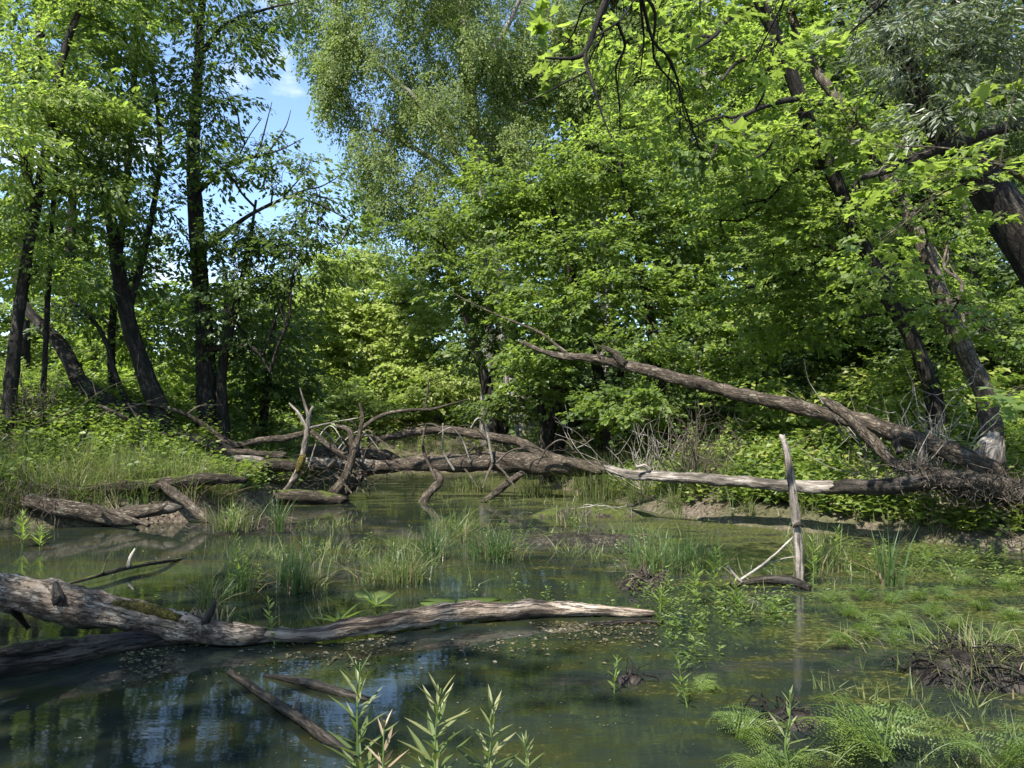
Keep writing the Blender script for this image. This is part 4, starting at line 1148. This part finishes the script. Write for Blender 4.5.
deadwood('waterline_log', 'dark log lying along the water under the pale snag', 'log', [
    ('wood', [(240, 492, 14.6, 10), (265, 494, 14.6, 12), (298, 496, 14.5, 14), (325, 499, 14.6, 13), (344, 500, 14.6, 8)], 'log_moss', 'd')], wk=1.0)
deadwood('distant_log', 'straight grey trunk lying behind the tangle, upper of two', 'fallen trunk', [
    ('trunk', [(405, 462, 17.4, 6), (380, 455, 17.6, 13), (330, 453, 17.8, 14), (280, 456, 18, 15), (246, 459, 18, 16), (215, 462, 18, 14)], 'log_brown', 'd')], wk=1.0)
deadwood('distant_log', 'straight grey trunk lying behind the tangle, lower of two', 'fallen trunk', [
    ('trunk', [(400, 466, 17, 9), (360, 464, 17, 11), (310, 464, 17, 12), (262, 466, 17, 12)], 'log_grey', 'd')], wk=1.0)
deadwood('sweeping_branch', 'long thin branch sweeping down from the left bank onto the tangle', 'branch', [
    ('wood', [(100, 406, 13.5, 4), (122, 417, 13.7, 5), (148, 432, 14, 6), (184, 436, 14.3, 6), (219, 450, 14.6, 8), (250, 454, 15, 10), (284, 456, 15.3, 10)], 'log_brown', 'd'),
    ('twig', [(148, 432, 14, 3), (141, 424, 13.9, 2.5), (128, 403, 13.8, 1.5)], 'twig_brown', 'd')])
deadwood('sweeping_branch', 'curved branch sweeping down from beside the tall trunk onto the tangle', 'branch', [
    ('wood', [(130, 404, 14.8, 3), (156, 406, 14.8, 4), (187, 414, 14.9, 5), (211, 430, 15, 6), (234, 445, 15.1, 7), (262, 440, 15.4, 8), (290, 437, 15.6, 8), (308, 433, 15.7, 6)], 'log_brown', 'd'),
    ('twig', [(187, 414, 14.9, 2.5), (200, 406, 14.9, 2), (222, 405, 14.9, 1)], 'twig_brown', 'd')])
deadwood('grey_log', 'weathered grey log lying on top of the left bank behind the leafy plants', 'log', [
    ('wood', [(140, 438, 14.4, 10), (160, 444, 14.4, 12), (203, 453, 14.6, 13), (235, 458, 14.8, 11), (262, 460, 15, 8)], 'log_grey', 'd')])
deadwood('leaning_dead_trunk', 'dark trunk fallen down the left bank from the leaning tree to the tall tree', 'fallen trunk', [
    ('trunk', [(18, 300, 15, 11), (34, 318, 14.9, 13), (60, 345, 14.8, 16), (80, 383, 14.7, 18), (105, 402, 14.6, 19), (140, 418, 14.6, 19), (190, 440, 14.8, 19), (230, 452, 15, 16)], 'bark_dark', 'd'),
    ('limb', [(136, 416, 14.6, 7), (122, 392, 14.9, 6), (100, 330, 15.2, 5), (70, 300, 15.4, 3)], 'bark_dark', 'd')])
# left bank foot
deadwood('bank_log', 'mossy log forming the top edge of the left bank above the water', 'log', [
    ('wood', [(50, 492, 11.6, 12), (98, 489, 11.7, 14), (137, 485, 11.8, 15), (175, 482, 12.0, 15), (215, 478, 12.3, 14), (245, 480, 12.6, 8)], 'log_moss', 'd')])
deadwood('bank_log', 'brown barked log at the foot of the left bank, partly under the crossing stick', 'log', [
    ('wood', [(30, 500, 11.1, 17), (52, 506, 11.1, 19), (82, 513, 11.15, 20), (112, 520, 11.2, 16), (135, 522, 11.3, 10)], 'log_brown', 'd')])
deadwood('bank_log', 'short log with a pale broken end at the foot of the left bank', 'log', [
    ('wood', [(104, 519, 11.4, 16), (120, 514, 11.4, 16), (148, 510, 11.4, 15), (168, 508, 11.4, 14)], 'log_brown', 'd'),
    ('broken_end', [(164, 508, 11.4, 13), (174, 507, 11.4, 12), (181, 507, 11.4, 5)], 'log_grey', 'd')])
deadwood('bank_stick', 'straight grey stick crossing the logs at the foot of the left bank', 'stick', [
    ('wood', [(94, 505, 11.0, 4), (117, 514, 10.8, 6), (148, 525, 10.6, 5)], 'log_brown', 'd')])
deadwood('bank_stick', 'reddish brown post slanting down the left bank into the water', 'post', [
    ('wood', [(160, 483, 11.9, 9), (177, 496, 11.6, 11), (200, 514, 11.2, 10), (208, 522, 11.1, 6)], 'log_brown', 'd')])
# the fallen tree on the right
deadwood('fallen_tree', 'big fallen tree rising to the left from its torn root on the right bank', 'fallen tree', [
    ('trunk', [(998, 474, 9.9, 22), (975, 460, 10, 25), (917, 441, 10.2, 23), (866, 424, 10.5, 22), (819, 411, 10.8, 20), (741, 396, 11.3, 17), (683, 380, 11.8, 16), (644, 370, 12.1, 15), (609, 361, 12.4, 13), (562, 356, 12.8, 9), (540, 350, 13, 7), (520, 341, 13.2, 4)], 'log_brown', 'd'),
    ('stem', [(935, 474, 9.8, 14), (913, 469, 9.9, 14), (890, 461, 10, 15), (872, 440, 10.1, 15), (851, 419, 10.2, 14), (832, 405, 10.3, 12), (822, 399, 10.35, 6)], 'log_brown', 'd'),
    ('prop', [(899, 452, 10, 8), (895, 440, 10.1, 8), (892, 430, 10.2, 5)], 'log_wet', 'd'),
    ('prop', [(922, 466, 9.9, 9), (922, 452, 10, 9), (920, 444, 10.1, 7)], 'log_wet', 'd'),
    ('limb', [(572, 357, 12.7, 5), (556, 345, 12.9, 4), (539, 332, 13, 3.5), (510, 320, 13.3, 2.5), (484, 309, 13.5, 2), (453, 293, 13.8, 1)], 'log_brown', 'd'),
    ('burr', [(625, 364, 12.2, 10), (614, 354, 12.3, 10), (607, 349, 12.3, 6), (598, 346, 12.35, 2)], 'log_moss', 'd'),
    ('twig', [(600, 358, 12.4, 2.5), (594, 344, 12.4, 1.5), (590, 336, 12.4, 1)], 'log_brown', 'd'),
    ('twig', [(706, 386, 11.6, 3), (700, 368, 11.6, 2), (694, 350, 11.6, 1)], 'log_brown', 'd'),
    ('root_plate', [(925, 478, 9.7, 16), (955, 482, 9.6, 30), (985, 487, 9.5, 34), (1020, 492, 9.4, 32), (1050, 500, 9.4, 20)], 'log_wet', 'd')], rough=0.28, wk=0.74)
deadwood('horizontal_log', 'long slim grey log jutting level over the water below the big fallen tree', 'log', [
    ('wood', [(606, 468, 12.4, 7), (626, 473, 12.2, 11), (664, 476, 11.8, 12), (741, 481, 11, 13), (800, 486, 10.4, 14), (846, 488, 10, 15)], 'log_grey', 'd'),
    ('dark_end', [(838, 487.5, 10, 15), (858, 488, 9.8, 17), (897, 485, 9.5, 19), (936, 481, 9.4, 22), (975, 483, 9.3, 25), (1020, 492, 9.2, 28), (1060, 502, 9.2, 28)], 'log_wet', 'd'),
    ('stub', [(650, 471, 11.9, 5), (645, 466, 11.9, 5), (636, 467, 11.9, 3)], 'log_grey', 'd')])
deadwood('broken_stump', 'pale torn stump standing behind the root of the big fallen tree', 'stump', [
    ('wood', [(982, 482, 10.2, 34), (987, 462, 10.2, 31), (991, 450, 10.2, 27), (995, 440, 10.2, 15)], 'bark_pale', 'd'),
    ('splinter', [(974, 466, 10.1, 14), (979, 452, 10.1, 9), (985, 443, 10.1, 3)], 'log_grey', 'd'),
    ('splinter', [(1000, 462, 10.1, 12), (1002, 446, 10.1, 8), (1003, 437, 10.1, 3)], 'log_grey', 'd')])

# shaggy roots and dead grass on the root plate
def shag(name, label, cat, rows, n, mat, seed, hang=0.35, spread=0.2, parent=None):
    rng = np.random.default_rng(seed)
    mb = MB()
    pts, rad = px_path(rows)
    c = catmull(np.column_stack([pts, rad]), 8)
    for i in range(n):
        q = c[rng.integers(len(c))]
        p = q[:3] + rng.normal(0, 1, 3) * q[3] * np.array((0.8, 0.8, 0.7))
        e = p + np.array((rng.normal(0, spread), rng.normal(-0.05, spread), -abs(rng.normal(hang, hang * 0.5)) + rng.choice((0, 0.25), p=(0.7, 0.3))))
        tube(mb, wander(p, e, rng, 0.25, 3), (0.006, 0.005, 0.004, 0.0015), 4, 2, 0, i, False)
    o = mb.build(name, M[mat], origin=pts[0])
    return tag(o, label, cat)


shag('root_tangle', 'shaggy tangle of thin roots and dead stems on the root of the fallen tree', 'roots',
     [(905, 478, 9.55, 18), (930, 476, 9.4, 26), (980, 486, 9.0, 34), (1030, 495, 8.8, 32)], 380, 'twig_brown', 41, 0.09, 0.11)
shag('dead_twigs', 'thin dead twigs caught among the tangled trunks in the middle', 'twigs',
     [(262, 472, 15, 24), (300, 476, 15.2, 30), (345, 474, 15.4, 28), (400, 474, 15.8, 18)], 150, 'twig_brown', 43, 0.05, 0.32)
shag('root_tangle', 'brown hanging roots on the undercut edge of the left bank', 'roots',
     [(0, 480, 11.3, 30), (30, 488, 11.2, 30), (60, 495, 11.2, 20)], 170, 'twig_brown', 42, 0.35, 0.12)


def dead_shrub(label, base, n, h, mat, seed, spread=0.6, forks=3):
    rng = np.random.default_rng(seed)
    mb = MB()
    for i in range(n):
        a = rng.uniform(0, 6.283); s = abs(rng.normal(0, spread))
        b = base + np.array((rng.normal(0, .10), rng.normal(0, .10), -0.08))
        e = base + np.array((math.cos(a) * s * h, math.sin(a) * s * h * 0.7, h * rng.uniform(0.45, 1.1)))
        p, r = tube(mb, wander(b, e, rng, 0.16, 4), np.linspace(0.011, 0.003, 5), 5, 3, 0, i, False)
        for k in range(forks):
            q = p[rng.integers(len(p) // 3, len(p))]
            tube(mb, wander(q, q + rng.normal(0, 0.18, 3) * h + np.array((0, 0, 0.14 * h)), rng, 0.25, 3), (0.006, 0.005, 0.003, 0.0015), 4, 2, 0, i, False)
    o = mb.build('dead_shrub', M[mat], origin=base)
    return tag(o, label, 'shrub')


def foot(px, py, d):
    p = P(px, py, d); p[2] = float(ground_z(p[0], p[1]))
    return p


dead_shrub('pale bare twiggy shrub standing over the root of the fallen tree', foot(925, 460, 10.4), 34, 1.5, 'twig_grey', 51, 0.55)
dead_shrub('bare brown twiggy shrub under the middle of the big fallen tree', foot(690, 460, 13.2), 44, 1.5, 'twig_brown', 52, 0.8)
dead_shrub('bare grey twigs standing beside the shaded hollow', foot(650, 450, 14.5), 26, 1.3, 'twig_grey', 53, 0.7)
dead_shrub('bare brown twigs at the top of the left bank below the leaning tree', foot(25, 420, 13), 30, 1.1, 'twig_brown', 54, 0.9)

# ------------------------------------------------------------------ plants in and beside the water
def grass_tuft(name, label, base, n, h, spread, mat='grass', w=0.012, lean=0.55, seed=0, group=None, dead=0):
    rng = np.random.default_rng(seed)
    v, q, r = blades_template(rng, n, h, w, spread, lean)
    o = thing(name, label, 'grass', base, group)
    mb = MB(); mb.add(v + np.array((0, 0, -0.02)), q, None, r)
    mb.build('blades', M[mat], o)
    mb = MB()
    v, q, r = blades_template(rng, max(8, n // 4), h * 0.75, w * 0.9, spread, 1.3)
    mb.add(v + np.array((0, 0, -0.02)), q, None, r)
    if dead:
        for i in range(dead):
            a = rng.uniform(0, 6.28)
            p0 = np.array((rng.normal(0, spread), rng.normal(0, spread * .6) - 0.03, 0.02))
            e = p0 + np.array((rng.normal(0, 0.05), -0.10 - abs(rng.normal(0, 0.05)), -rng.uniform(0.1, 0.25)))
            tube(mb, wander(p0, e, rng, 0.15, 3), (0.004, 0.004, 0.003, 0.001), 4, 2, 0, i, False)
    mb.build('dead_blades', M['dry_grass'], o)
    return o


def mound(name, label, cat, base, rx, ry, h, mat, seed, roots=0, root_mat='twig_brown'):
    mb = MB()
    nr, na = 14, 40
    v = [(0, 0, h)]
    a = np.arange(na) / na * 2 * np.pi
    for i in range(1, nr + 1):
        t = i / nr
        k = 1 + 0.35 * (fbm(np.cos(a) * 1.5 + seed, np.sin(a) * 1.5, seed, 3) - 0.5) * 2
        x, y = np.cos(a) * rx * t * k, np.sin(a) * ry * t * k
        z = h * (1 - t ** 2.2) * (0.65 + 0.7 * fbm(x * 5 + seed, y * 5, seed, 4)) - 0.10 * t ** 3
        v += list(zip(x, y, z))
    j = np.arange(na); j2 = (j + 1) % na
    q = np.vstack([np.stack([1 + (i * na) + j, 1 + (i + 1) * na + j, 1 + (i + 1) * na + j2, 1 + i * na + j2], -1) for i in range(nr - 1)])
    t = np.stack([np.zeros(na, int), 1 + j, 1 + j2], -1)
    mb.add(np.array(v), q, t)
    o = thing(name, label, cat, base)
    mb.build('mud', M[mat], o, True)
    if roots:
        rng = np.random.default_rng(seed)
        mb = MB()
        for i in range(roots):
            a0 = rng.uniform(0, 6.28); t0 = rng.uniform(0.1, 0.95)
            p = np.array((math.cos(a0) * rx * t0, math.sin(a0) * ry * t0, h * (1 - t0 ** 2.2) * 0.95 + 0.01))
            a1 = a0 + rng.normal(0, 0.8); t1 = min(1.1, t0 + rng.uniform(0.15, 0.5))
            e = np.array((math.cos(a1) * rx * t1, math.sin(a1) * ry * t1, h * max(-0.1, 1 - t1 ** 2.2) * 0.9 + 0.01))
            m_ = (p + e) / 2 + rng.normal(0, 0.02, 3) + np.array((0, 0, 0.03))
            k_ = rng.choice((0.4, 0.7, 1.0, 1.9), p=(.35, .35, .22, .08))
            m_ = m_ + rng.normal(0, 0.03, 3)
            tube(mb, [p, m_, e + rng.normal(0, 0.03, 3)], (0.006 * k_, 0.005 * k_, 0.002 * k_), 4, 3, 0, i, False)
        mb.build('roots', M[root_mat], o)
    return o


def stem_plant(name, label, tip, n, leaf, width, mat='grass', seed=0, group=None, base=None, up_lean=0.75, shape='lance', gz=None):
    """An upright leafy stem from the ground to the point `tip`."""
    rng = np.random.default_rng(seed)
    tip = np.asarray(tip, float)
    b = tip.copy() if base is None else np.asarray(base, float).copy()
    if base is None:
        b[2] = max(-0.05, float(ground_z(b[0], b[1]))) if gz is None else gz
        b[:2] += rng.normal(0, 0.05, 2)
    o = thing(name, label, 'plant', b, group)
    mb = MB()
    p, r = tube(mb, wander(b, tip, rng, 0.06, 4), np.linspace(0.0055, 0.002, 5), 6, 4, 0, seed)
    mb.build('stem', M['stem'], o, True, b)
    t = np.linspace(0.30, 0.99, n)
    idx = (t * (len(p) - 1)).astype(int)
    a = np.arange(n) * 2.4 + rng.uniform(0, 6)
    up_ = up_lean * rng.uniform(0.6, 1.4, n) + 1.2 * np.clip(t - 0.8, 0, 1) * 4
    direc = np.stack([np.cos(a), np.sin(a), up_], -1)
    ln = leaf * rng.uniform(0.8, 1.15, n) * (1.1 - 0.55 * np.clip((t - 0.55) / 0.45, 0, 1))
    up = np.stack([-np.cos(a) * 0.6, -np.sin(a) * 0.6, np.ones(n)], -1)
    v, f, k = place_leaves(p[idx], direc, up, ln, width, shape, 0.5)
    mb = MB(); mb.add(v, None, f, np.repeat(np.clip(rng.beta(2, 2, n) + 0.3 * (t - 0.6), 0, 1), k))
    mb.build('leaves', M[mat], o, False, b)
    return o


def frond(mb, base, az, L, rise, droop, pairs, pin, rng, fine=True):
    """A feathery leaf: side leaflets in pairs along an arching rib, each set with small lobes."""
    t = np.linspace(0, 1, pairs + 4)
    ca, sa = math.cos(az), math.sin(az)
    r = L * t
    x = r * math.cos(rise)
    z = r * math.sin(rise) - droop * L * t ** 2
    bend = rng.normal(0, 0.22) * L * t ** 2
    rib = np.stack([base[0] + x * ca - bend * sa, base[1] + x * sa + bend * ca, base[2] + z], -1)
    tube(mb, rib[::2], np.linspace(0.0035, 0.001, len(rib[::2])), 4, 1, 0, 0, False)
    fw = np.gradient(rib, axis=0); fw /= np.linalg.norm(fw, axis=1)[:, None]
    side = np.cross(fw, np.array((0, 0, 1.0))); side /= np.linalg.norm(side, axis=1)[:, None]
    nrm = np.cross(side, fw)
    B, Dr, U, Ln = [], [], [], []
    for i in range(2, pairs + 4):
        s = t[i]
        pl = pin * (min(1.0, s * 4) * (1.05 - s) ** 0.85 * 1.25 + 0.05) * rng.uniform(0.82, 1.15)
        for sg in (-1, 1):
            if rng.random() < 0.10: continue
            d = side[i] * sg + fw[i] * 0.45 - np.array((0, 0, 0.18)) + rng.normal(0, 0.14, 3)
            d /= np.linalg.norm(d)
            if not fine:
                B.append(rib[i]); Dr.append(d); U.append(nrm[i]); Ln.append(pl); continue
            m = max(3, int(pl / (pin * 0.13)))
            for j in range(1, m + 1):
                u = j / (m + 0.5)
                q = rib[i] + d * pl * u - np.array((0, 0, 0.15 * pl * u * u))
                e = np.cross(d, nrm[i])
                for sg2 in (-1, 1):
                    B.append(q); Dr.append(e * sg2 + d * 0.7); U.append(nrm[i] + rng.normal(0, .2, 3)); Ln.append(pl * 0.17 * (1.15 - u * 0.8) + 0.003)
    v, f, k = place_leaves(np.array(B), np.array(Dr), np.array(U), np.array(Ln), 0.42 if fine else 0.24, 'rhomb' if fine else 'lance', 0.2)
    mb.add(v, None, f, np.repeat(np.clip(rng.beta(2.5, 2.5, len(B)) * 0.6 + rng.uniform(0, .4), 0, 1), k))


def ferny_plant(name, label, base, n, L, mat='fern', seed=0, group=None, az=None, rise=0.7, droop=0.45, pairs=10, fine=True, pin=None):
    rng = np.random.default_rng(seed)
    o = thing(name, label, 'plant', base, group)
    for i in range(n):
        mb = MB()
        a = rng.uniform(0, 6.283) if az is None else az[i % len(az)] + rng.normal(0, .12)
        ll = L * rng.uniform(0.75, 1.15)
        frond(mb, (rng.normal(0, .02), rng.normal(0, .02), -0.02), a, ll, rise * rng.uniform(0.7, 1.25), droop * rng.uniform(0.7, 1.3), pairs, pin or ll * 0.22, rng, fine)
        mb.build('frond', M[mat], o)
    return o


# tufts standing in the water and on the dead wood
T_ = [  # label, px, py, z, n, height, spread, material, blade width, lean, dead
    ('grass tuft with hanging dead roots growing on the bare log', 208, 610, 0.17, 70, 0.36, 0.06, 'grass', 0.009, 0.6, 40),
    ('sedge clump just behind the bare log, beside the tuft that grows on it', 238, 592, 0, 60, 0.42, 0.10, 'sedge', 0.012, 0.3, 0),
    ('dark upright sedge clump between the bare log and the small grass islet', 290, 592, 0, 90, 0.44, 0.10, 'sedge', 0.014, 0.22, 0),
    ('bright spreading sedge next to the dark upright clump', 312, 590, 0, 60, 0.34, 0.10, 'grass', 0.014, 0.6, 0),
    ('wide loose grass clump in the middle of the pool', 400, 583, 0, 150, 0.46, 0.15, 'grass', 0.011, 0.45, 0),
    ('small grass clump at the left side of the wide loose clump', 372, 582, 0, 60, 0.3, 0.12, 'grass', 0.01, 0.7, 0),
    ('grass clump rising behind the wide loose clump', 432, 560, 0, 90, 0.5, 0.12, 'sedge', 0.011, 0.4, 0),
    ('dense round grass tussock in the middle of the pool', 497, 560, 0, 240, 0.46, 0.19, 'sedge', 0.012, 0.6, 0),
    ('small grass tussock behind the dense round one', 455, 540, 0, 110, 0.5, 0.25, 'grass', 0.012, 0.6, 0),
    ('grass on the small islet before the left bank', 232, 528, 0.08, 170, 0.45, 0.22, 'grass', 0.012, 0.6, 0),
    ('tall stems at the end of the small islet', 278, 530, 0.04, 60, 0.6, 0.10, 'sedge', 0.012, 0.3, 0),
    ('grass tussock under the free tip of the level grey log', 650, 572, 0, 180, 0.48, 0.19, 'sedge', 0.011, 0.55, 0),
    ('grass tussock beside the right bank, between stake and level log tip', 695, 568, 0, 160, 0.5, 0.25, 'sedge', 0.011, 0.5, 0),
    ('tall pale grass clump under the end of the thick fallen trunk', 600, 500, 0.0, 320, 0.85, 0.45, 'grass', 0.014, 0.3, 0),
    ('tall grass clump left of the pale clump, under the fallen trunk', 540, 497, 0.0, 120, 0.6, 0.4, 'grass', 0.014, 0.3, 0),
    ('far grass clump seen below the fallen trunk', 470, 492, 0.0, 160, 0.5, 0.4, 'grass', 0.016, 0.3, 0),
    ('grass clump growing right behind the stake', 822, 572, 0, 120, 0.5, 0.16, 'grass', 0.012, 0.35, 0),
    ('upright blue-green iris clump before the right bank', 886, 585, 0, 34, 0.52, 0.07, 'sedge', 0.026, 0.16, 0),
    ('grass on the undercut corner of the left bank', 30, 470, 0.75, 260, 0.55, 0.4, 'grass', 0.012, 0.9, 60),
    ('thin grass growing over the black mud tussock', 978, 660, 0.10, 150, 0.26, 0.26, 'grass', 0.008, 1.0, 0),
    ('low grass tuft on the mossy hummock beyond the pool', 570, 522, 0.06, 80, 0.32, 0.25, 'grass', 0.012, 0.6, 0),
]
for i, (lb, px, py, z, n, h, sp, mt, w, ln, dd) in enumerate(T_):
    grass_tuft('grass_tuft', lb, G(px, py, z), int(n * 1.15), h * 1.1, sp * 1.2, mt, w * 0.9, ln * 1.5, 400 + i, None, dd)

mound('mud_islet', 'low muddy islet with grass before the left bank', 'islet', G(245, 528, 0), 0.95, 0.45, 0.11, 'mud', 61, 30)
mound('mud_tussock', 'black root-covered mud tussock at the right edge of the near water', 'mud mound', G(972, 676, 0.0), 0.42, 0.34, 0.17, 'mud', 62, 120, 'bark_dark')
mound('mud_tussock', 'small black mud mound among the feathery fronds in the near water', 'mud mound', G(790, 722, 0), 0.20, 0.16, 0.06, 'mud', 63, 22, 'bark_dark')
mound('mud_clod', 'small clod of debris floating alone in the open near water', 'mud clod', G(630, 682, 0), 0.15, 0.09, 0.05, 'mud', 64, 9, 'bark_dark')
mound('mossy_hummock', 'mossy hummock lying across the pool below the level log', 'hummock', G(590, 516, 0), 1.15, 0.35, 0.16, 'log_moss', 65, 20, 'twig_grey')
mound('mossy_hummock', 'dark sunken hummock in front of the mossy one', 'hummock', G(590, 543, 0), 1.1, 0.3, 0.12, 'log_wet', 66, 20)
mound('twig_heap', 'low reddish heap of dead twigs at the foot of a tussock', 'twig heap', G(645, 588, 0), 0.32, 0.2, 0.1, 'mud', 67, 90, 'twig_brown')

# leafy stems
S_ = [  # label, tip px, tip py, depth, leaves, leaf, width, material
    ('tall willow-leaved stem at the lower edge, left of the others', 360, 662, 2.7, 34, 0.14, 0.15, 'grass'),
    ('broadest willow-leaved stem at the lower edge, with pale leaf undersides', 441, 688, 2.6, 34, 0.15, 0.16, 'grass'),
    ('willow-leaved stem at the lower edge, right of the broadest one', 492, 700, 2.7, 28, 0.13, 0.16, 'grass'),
    ('shortest densely leaved stem at the lower edge', 524, 738, 2.6, 34, 0.09, 0.18, 'grass'),
    ('leafy stem with yellowing leaves at the lower edge, below the tall one', 384, 720, 2.6, 18, 0.13, 0.14, 'dry_grass'),
    ('leafy plant standing in the water at the left edge before the bank', 22, 512, 9.3, 26, 0.16, 0.2, 'forb_leaf'),
    ('smaller leafy plant beside the one at the left edge', 40, 528, 9.0, 20, 0.14, 0.2, 'forb_leaf'),
    ('tall leafy stem growing behind the bare log between sedge clumps', 236, 534, 6.6, 22, 0.12, 0.2, 'forb_leaf'),
    ('leafy stem on the bare log where its thin end begins', 268, 598, 5.1, 14, 0.08, 0.3, 'forb_leaf'),
    ('sunlit leafy stem at the dark branch below the stake', 716, 545, 6.6, 26, 0.13, 0.18, 'fern'),
    ('leafy stem in the water below the horizontal branch, nearer than the stake', 694, 566, 6.2, 24, 0.12, 0.18, 'fern'),
    ('low sunlit leafy stem beyond the tip of the bare log', 662, 588, 6.0, 18, 0.12, 0.18, 'fern'),
    ('leafy stem leaning over the water right of the bare log tip', 735, 580, 6.0, 20, 0.12, 0.18, 'fern'),
    ('leafy stem beside the foot of the stake', 812, 535, 7.0, 22, 0.13, 0.18, 'fern'),
    ('tall leafy stem in front of the right bank', 838, 528, 8.2, 24, 0.15, 0.2, 'forb_leaf'),
    ('small leafy seedling in the near water on the clod of debris', 617, 655, 4.2, 10, 0.06, 0.3, 'fern'),
    ('palm-like leafy stem in the near water right of the clod', 676, 655, 3.9, 16, 0.09, 0.15, 'fern'),
    ('upright leafy shoot among the near fronds', 790, 690, 3.0, 20, 0.10, 0.14, 'grass'),
    ('leafy shoot on the small islet by the left bank', 232, 505, 10.8, 16, 0.16, 0.3, 'forb_leaf'),
]
for i, (lb, px, py, d, n, lf, w, mt) in enumerate(S_):
    stem_plant('water_plant', lb, P(px, py, d), n, lf, w, mt, 500 + i, gz=-0.03)
# broad-leaved rosettes and floating pads
for i, (lb, px, py) in enumerate((('broad-leaved rosette growing against the back of the bare log', 338, 622), ('broad-leaved rosette beside the floating pads', 376, 606))):
    rng = np.random.default_rng(560 + i)
    b = G(px, py, 0.03)
    o = thing('rosette', lb, 'plant', b)
    n = 9
    a = np.arange(n) * 2.4
    direc = np.stack([np.cos(a), np.sin(a), rng.uniform(0.1, 0.9, n)], -1)
    v, f, k = place_leaves(np.zeros((n, 3)), direc, np.tile((0, 0, 1.0), (n, 1)), rng.uniform(0.12, 0.22, n), 0.2, 'lance', 0.5)
    mb = MB(); mb.add(v, None, f, np.repeat(rng.beta(2, 2, n), k)); mb.build('leaves', M['fern'], o)


def lily_pad(label, px, py, r, mat, seed):
    rng = np.random.default_rng(seed)
    b = G(px, py, 0.008)
    n = 26
    a = np.linspace(0.25, 2 * np.pi - 0.25, n) + rng.uniform(0, 6)
    rr = r * (1 + rng.normal(0, .04, n))
    v = np.vstack([[(0, 0, 0.002)], np.stack([np.cos(a) * rr * 0.5, np.sin(a) * rr * 0.5, np.full(n, 0.004)], -1), np.stack([np.cos(a) * rr, np.sin(a) * rr, rng.uniform(0, 0.008, n)], -1),
                   np.stack([np.cos(a) * rr, np.sin(a) * rr, np.full(n, -0.006)], -1)])
    j = np.arange(n - 1)
    t = np.stack([np.zeros(n - 1, int), 1 + j, 2 + j], -1)
    q = np.vstack([np.stack([1 + j, 1 + n + j, 2 + n + j, 2 + j], -1), np.stack([1 + n + j, 1 + 2 * n + j, 2 + 2 * n + j, 2 + n + j], -1)])
    mb = MB(); mb.add(v, q, t, 0.5)
    o = mb.build('lily_pad', M[mat], None, True)
    o.location = b
    return tag(o, label, 'water plant')


lily_pad('round green pad floating behind the bare log', 438, 602, 0.14, 'forb_leaf', 1)
lily_pad('paler flat pad floating left of the round green one', 373, 594, 0.15, 'birch_leaf', 2)
lily_pad('yellow-green mat floating behind the middle of the bare log', 484, 603, 0.22, 'fern', 3)

# feathery plants
F_ = [  # label, px, py, z, fronds, length, seed-az
    ('feathery plant in the near water left of the small mud mound', 742, 738, 0.0, 10, 0.5, None),
    ('large fern with toothed fronds at the lower edge', 885, 756, 0.06, 12, 0.72, (2.6, 3.2, 1.9, 2.3, 0.6, 3.7, 1.2)),
    ('fern at the lower edge in the corner', 1000, 764, 0.08, 10, 0.6, None),
    ('feathery plant at the lower edge right of the willow-leaved stems', 785, 780, 0.05, 9, 0.5, None),
    ('feathery plant below the foot of the stake', 775, 612, 0.0, 8, 0.34, None),
    ('feathery plant in the water left of the sunlit frond bed', 700, 690, 0.0, 6, 0.34, None),
    ('feathery frond fan reaching left from the sunlit bed', 856, 642, 0.05, 6, 0.4, (2.9, 3.3, 2.5)),
]
for i, (lb, px, py, z, n, L, az) in enumerate(F_):
    ferny_plant('ferny_plant', lb, G(px, py, z), n, L * 0.85, 'fern', 600 + i, None, az, rise=1.0, droop=0.7, pairs=13)
bed = [(862, 600), (890, 604), (918, 600), (872, 622), (902, 628), (936, 618), (846, 616), (925, 640), (955, 630), (980, 610), (990, 640), (1010, 622), (895, 645), (870, 640), (950, 600), (1015, 660), (830, 602), (1005, 590), (965, 585)]
for i, (px, py) in enumerate(bed):
    ferny_plant('ferny_plant', 'bright feathery plant of the sunlit bed around the black mud tussock', G(px, py, 0.0), 9, 0.32, 'fern', 640 + i, 'plants of the sunlit feathery bed', rise=1.2, droop=0.6, pairs=9)
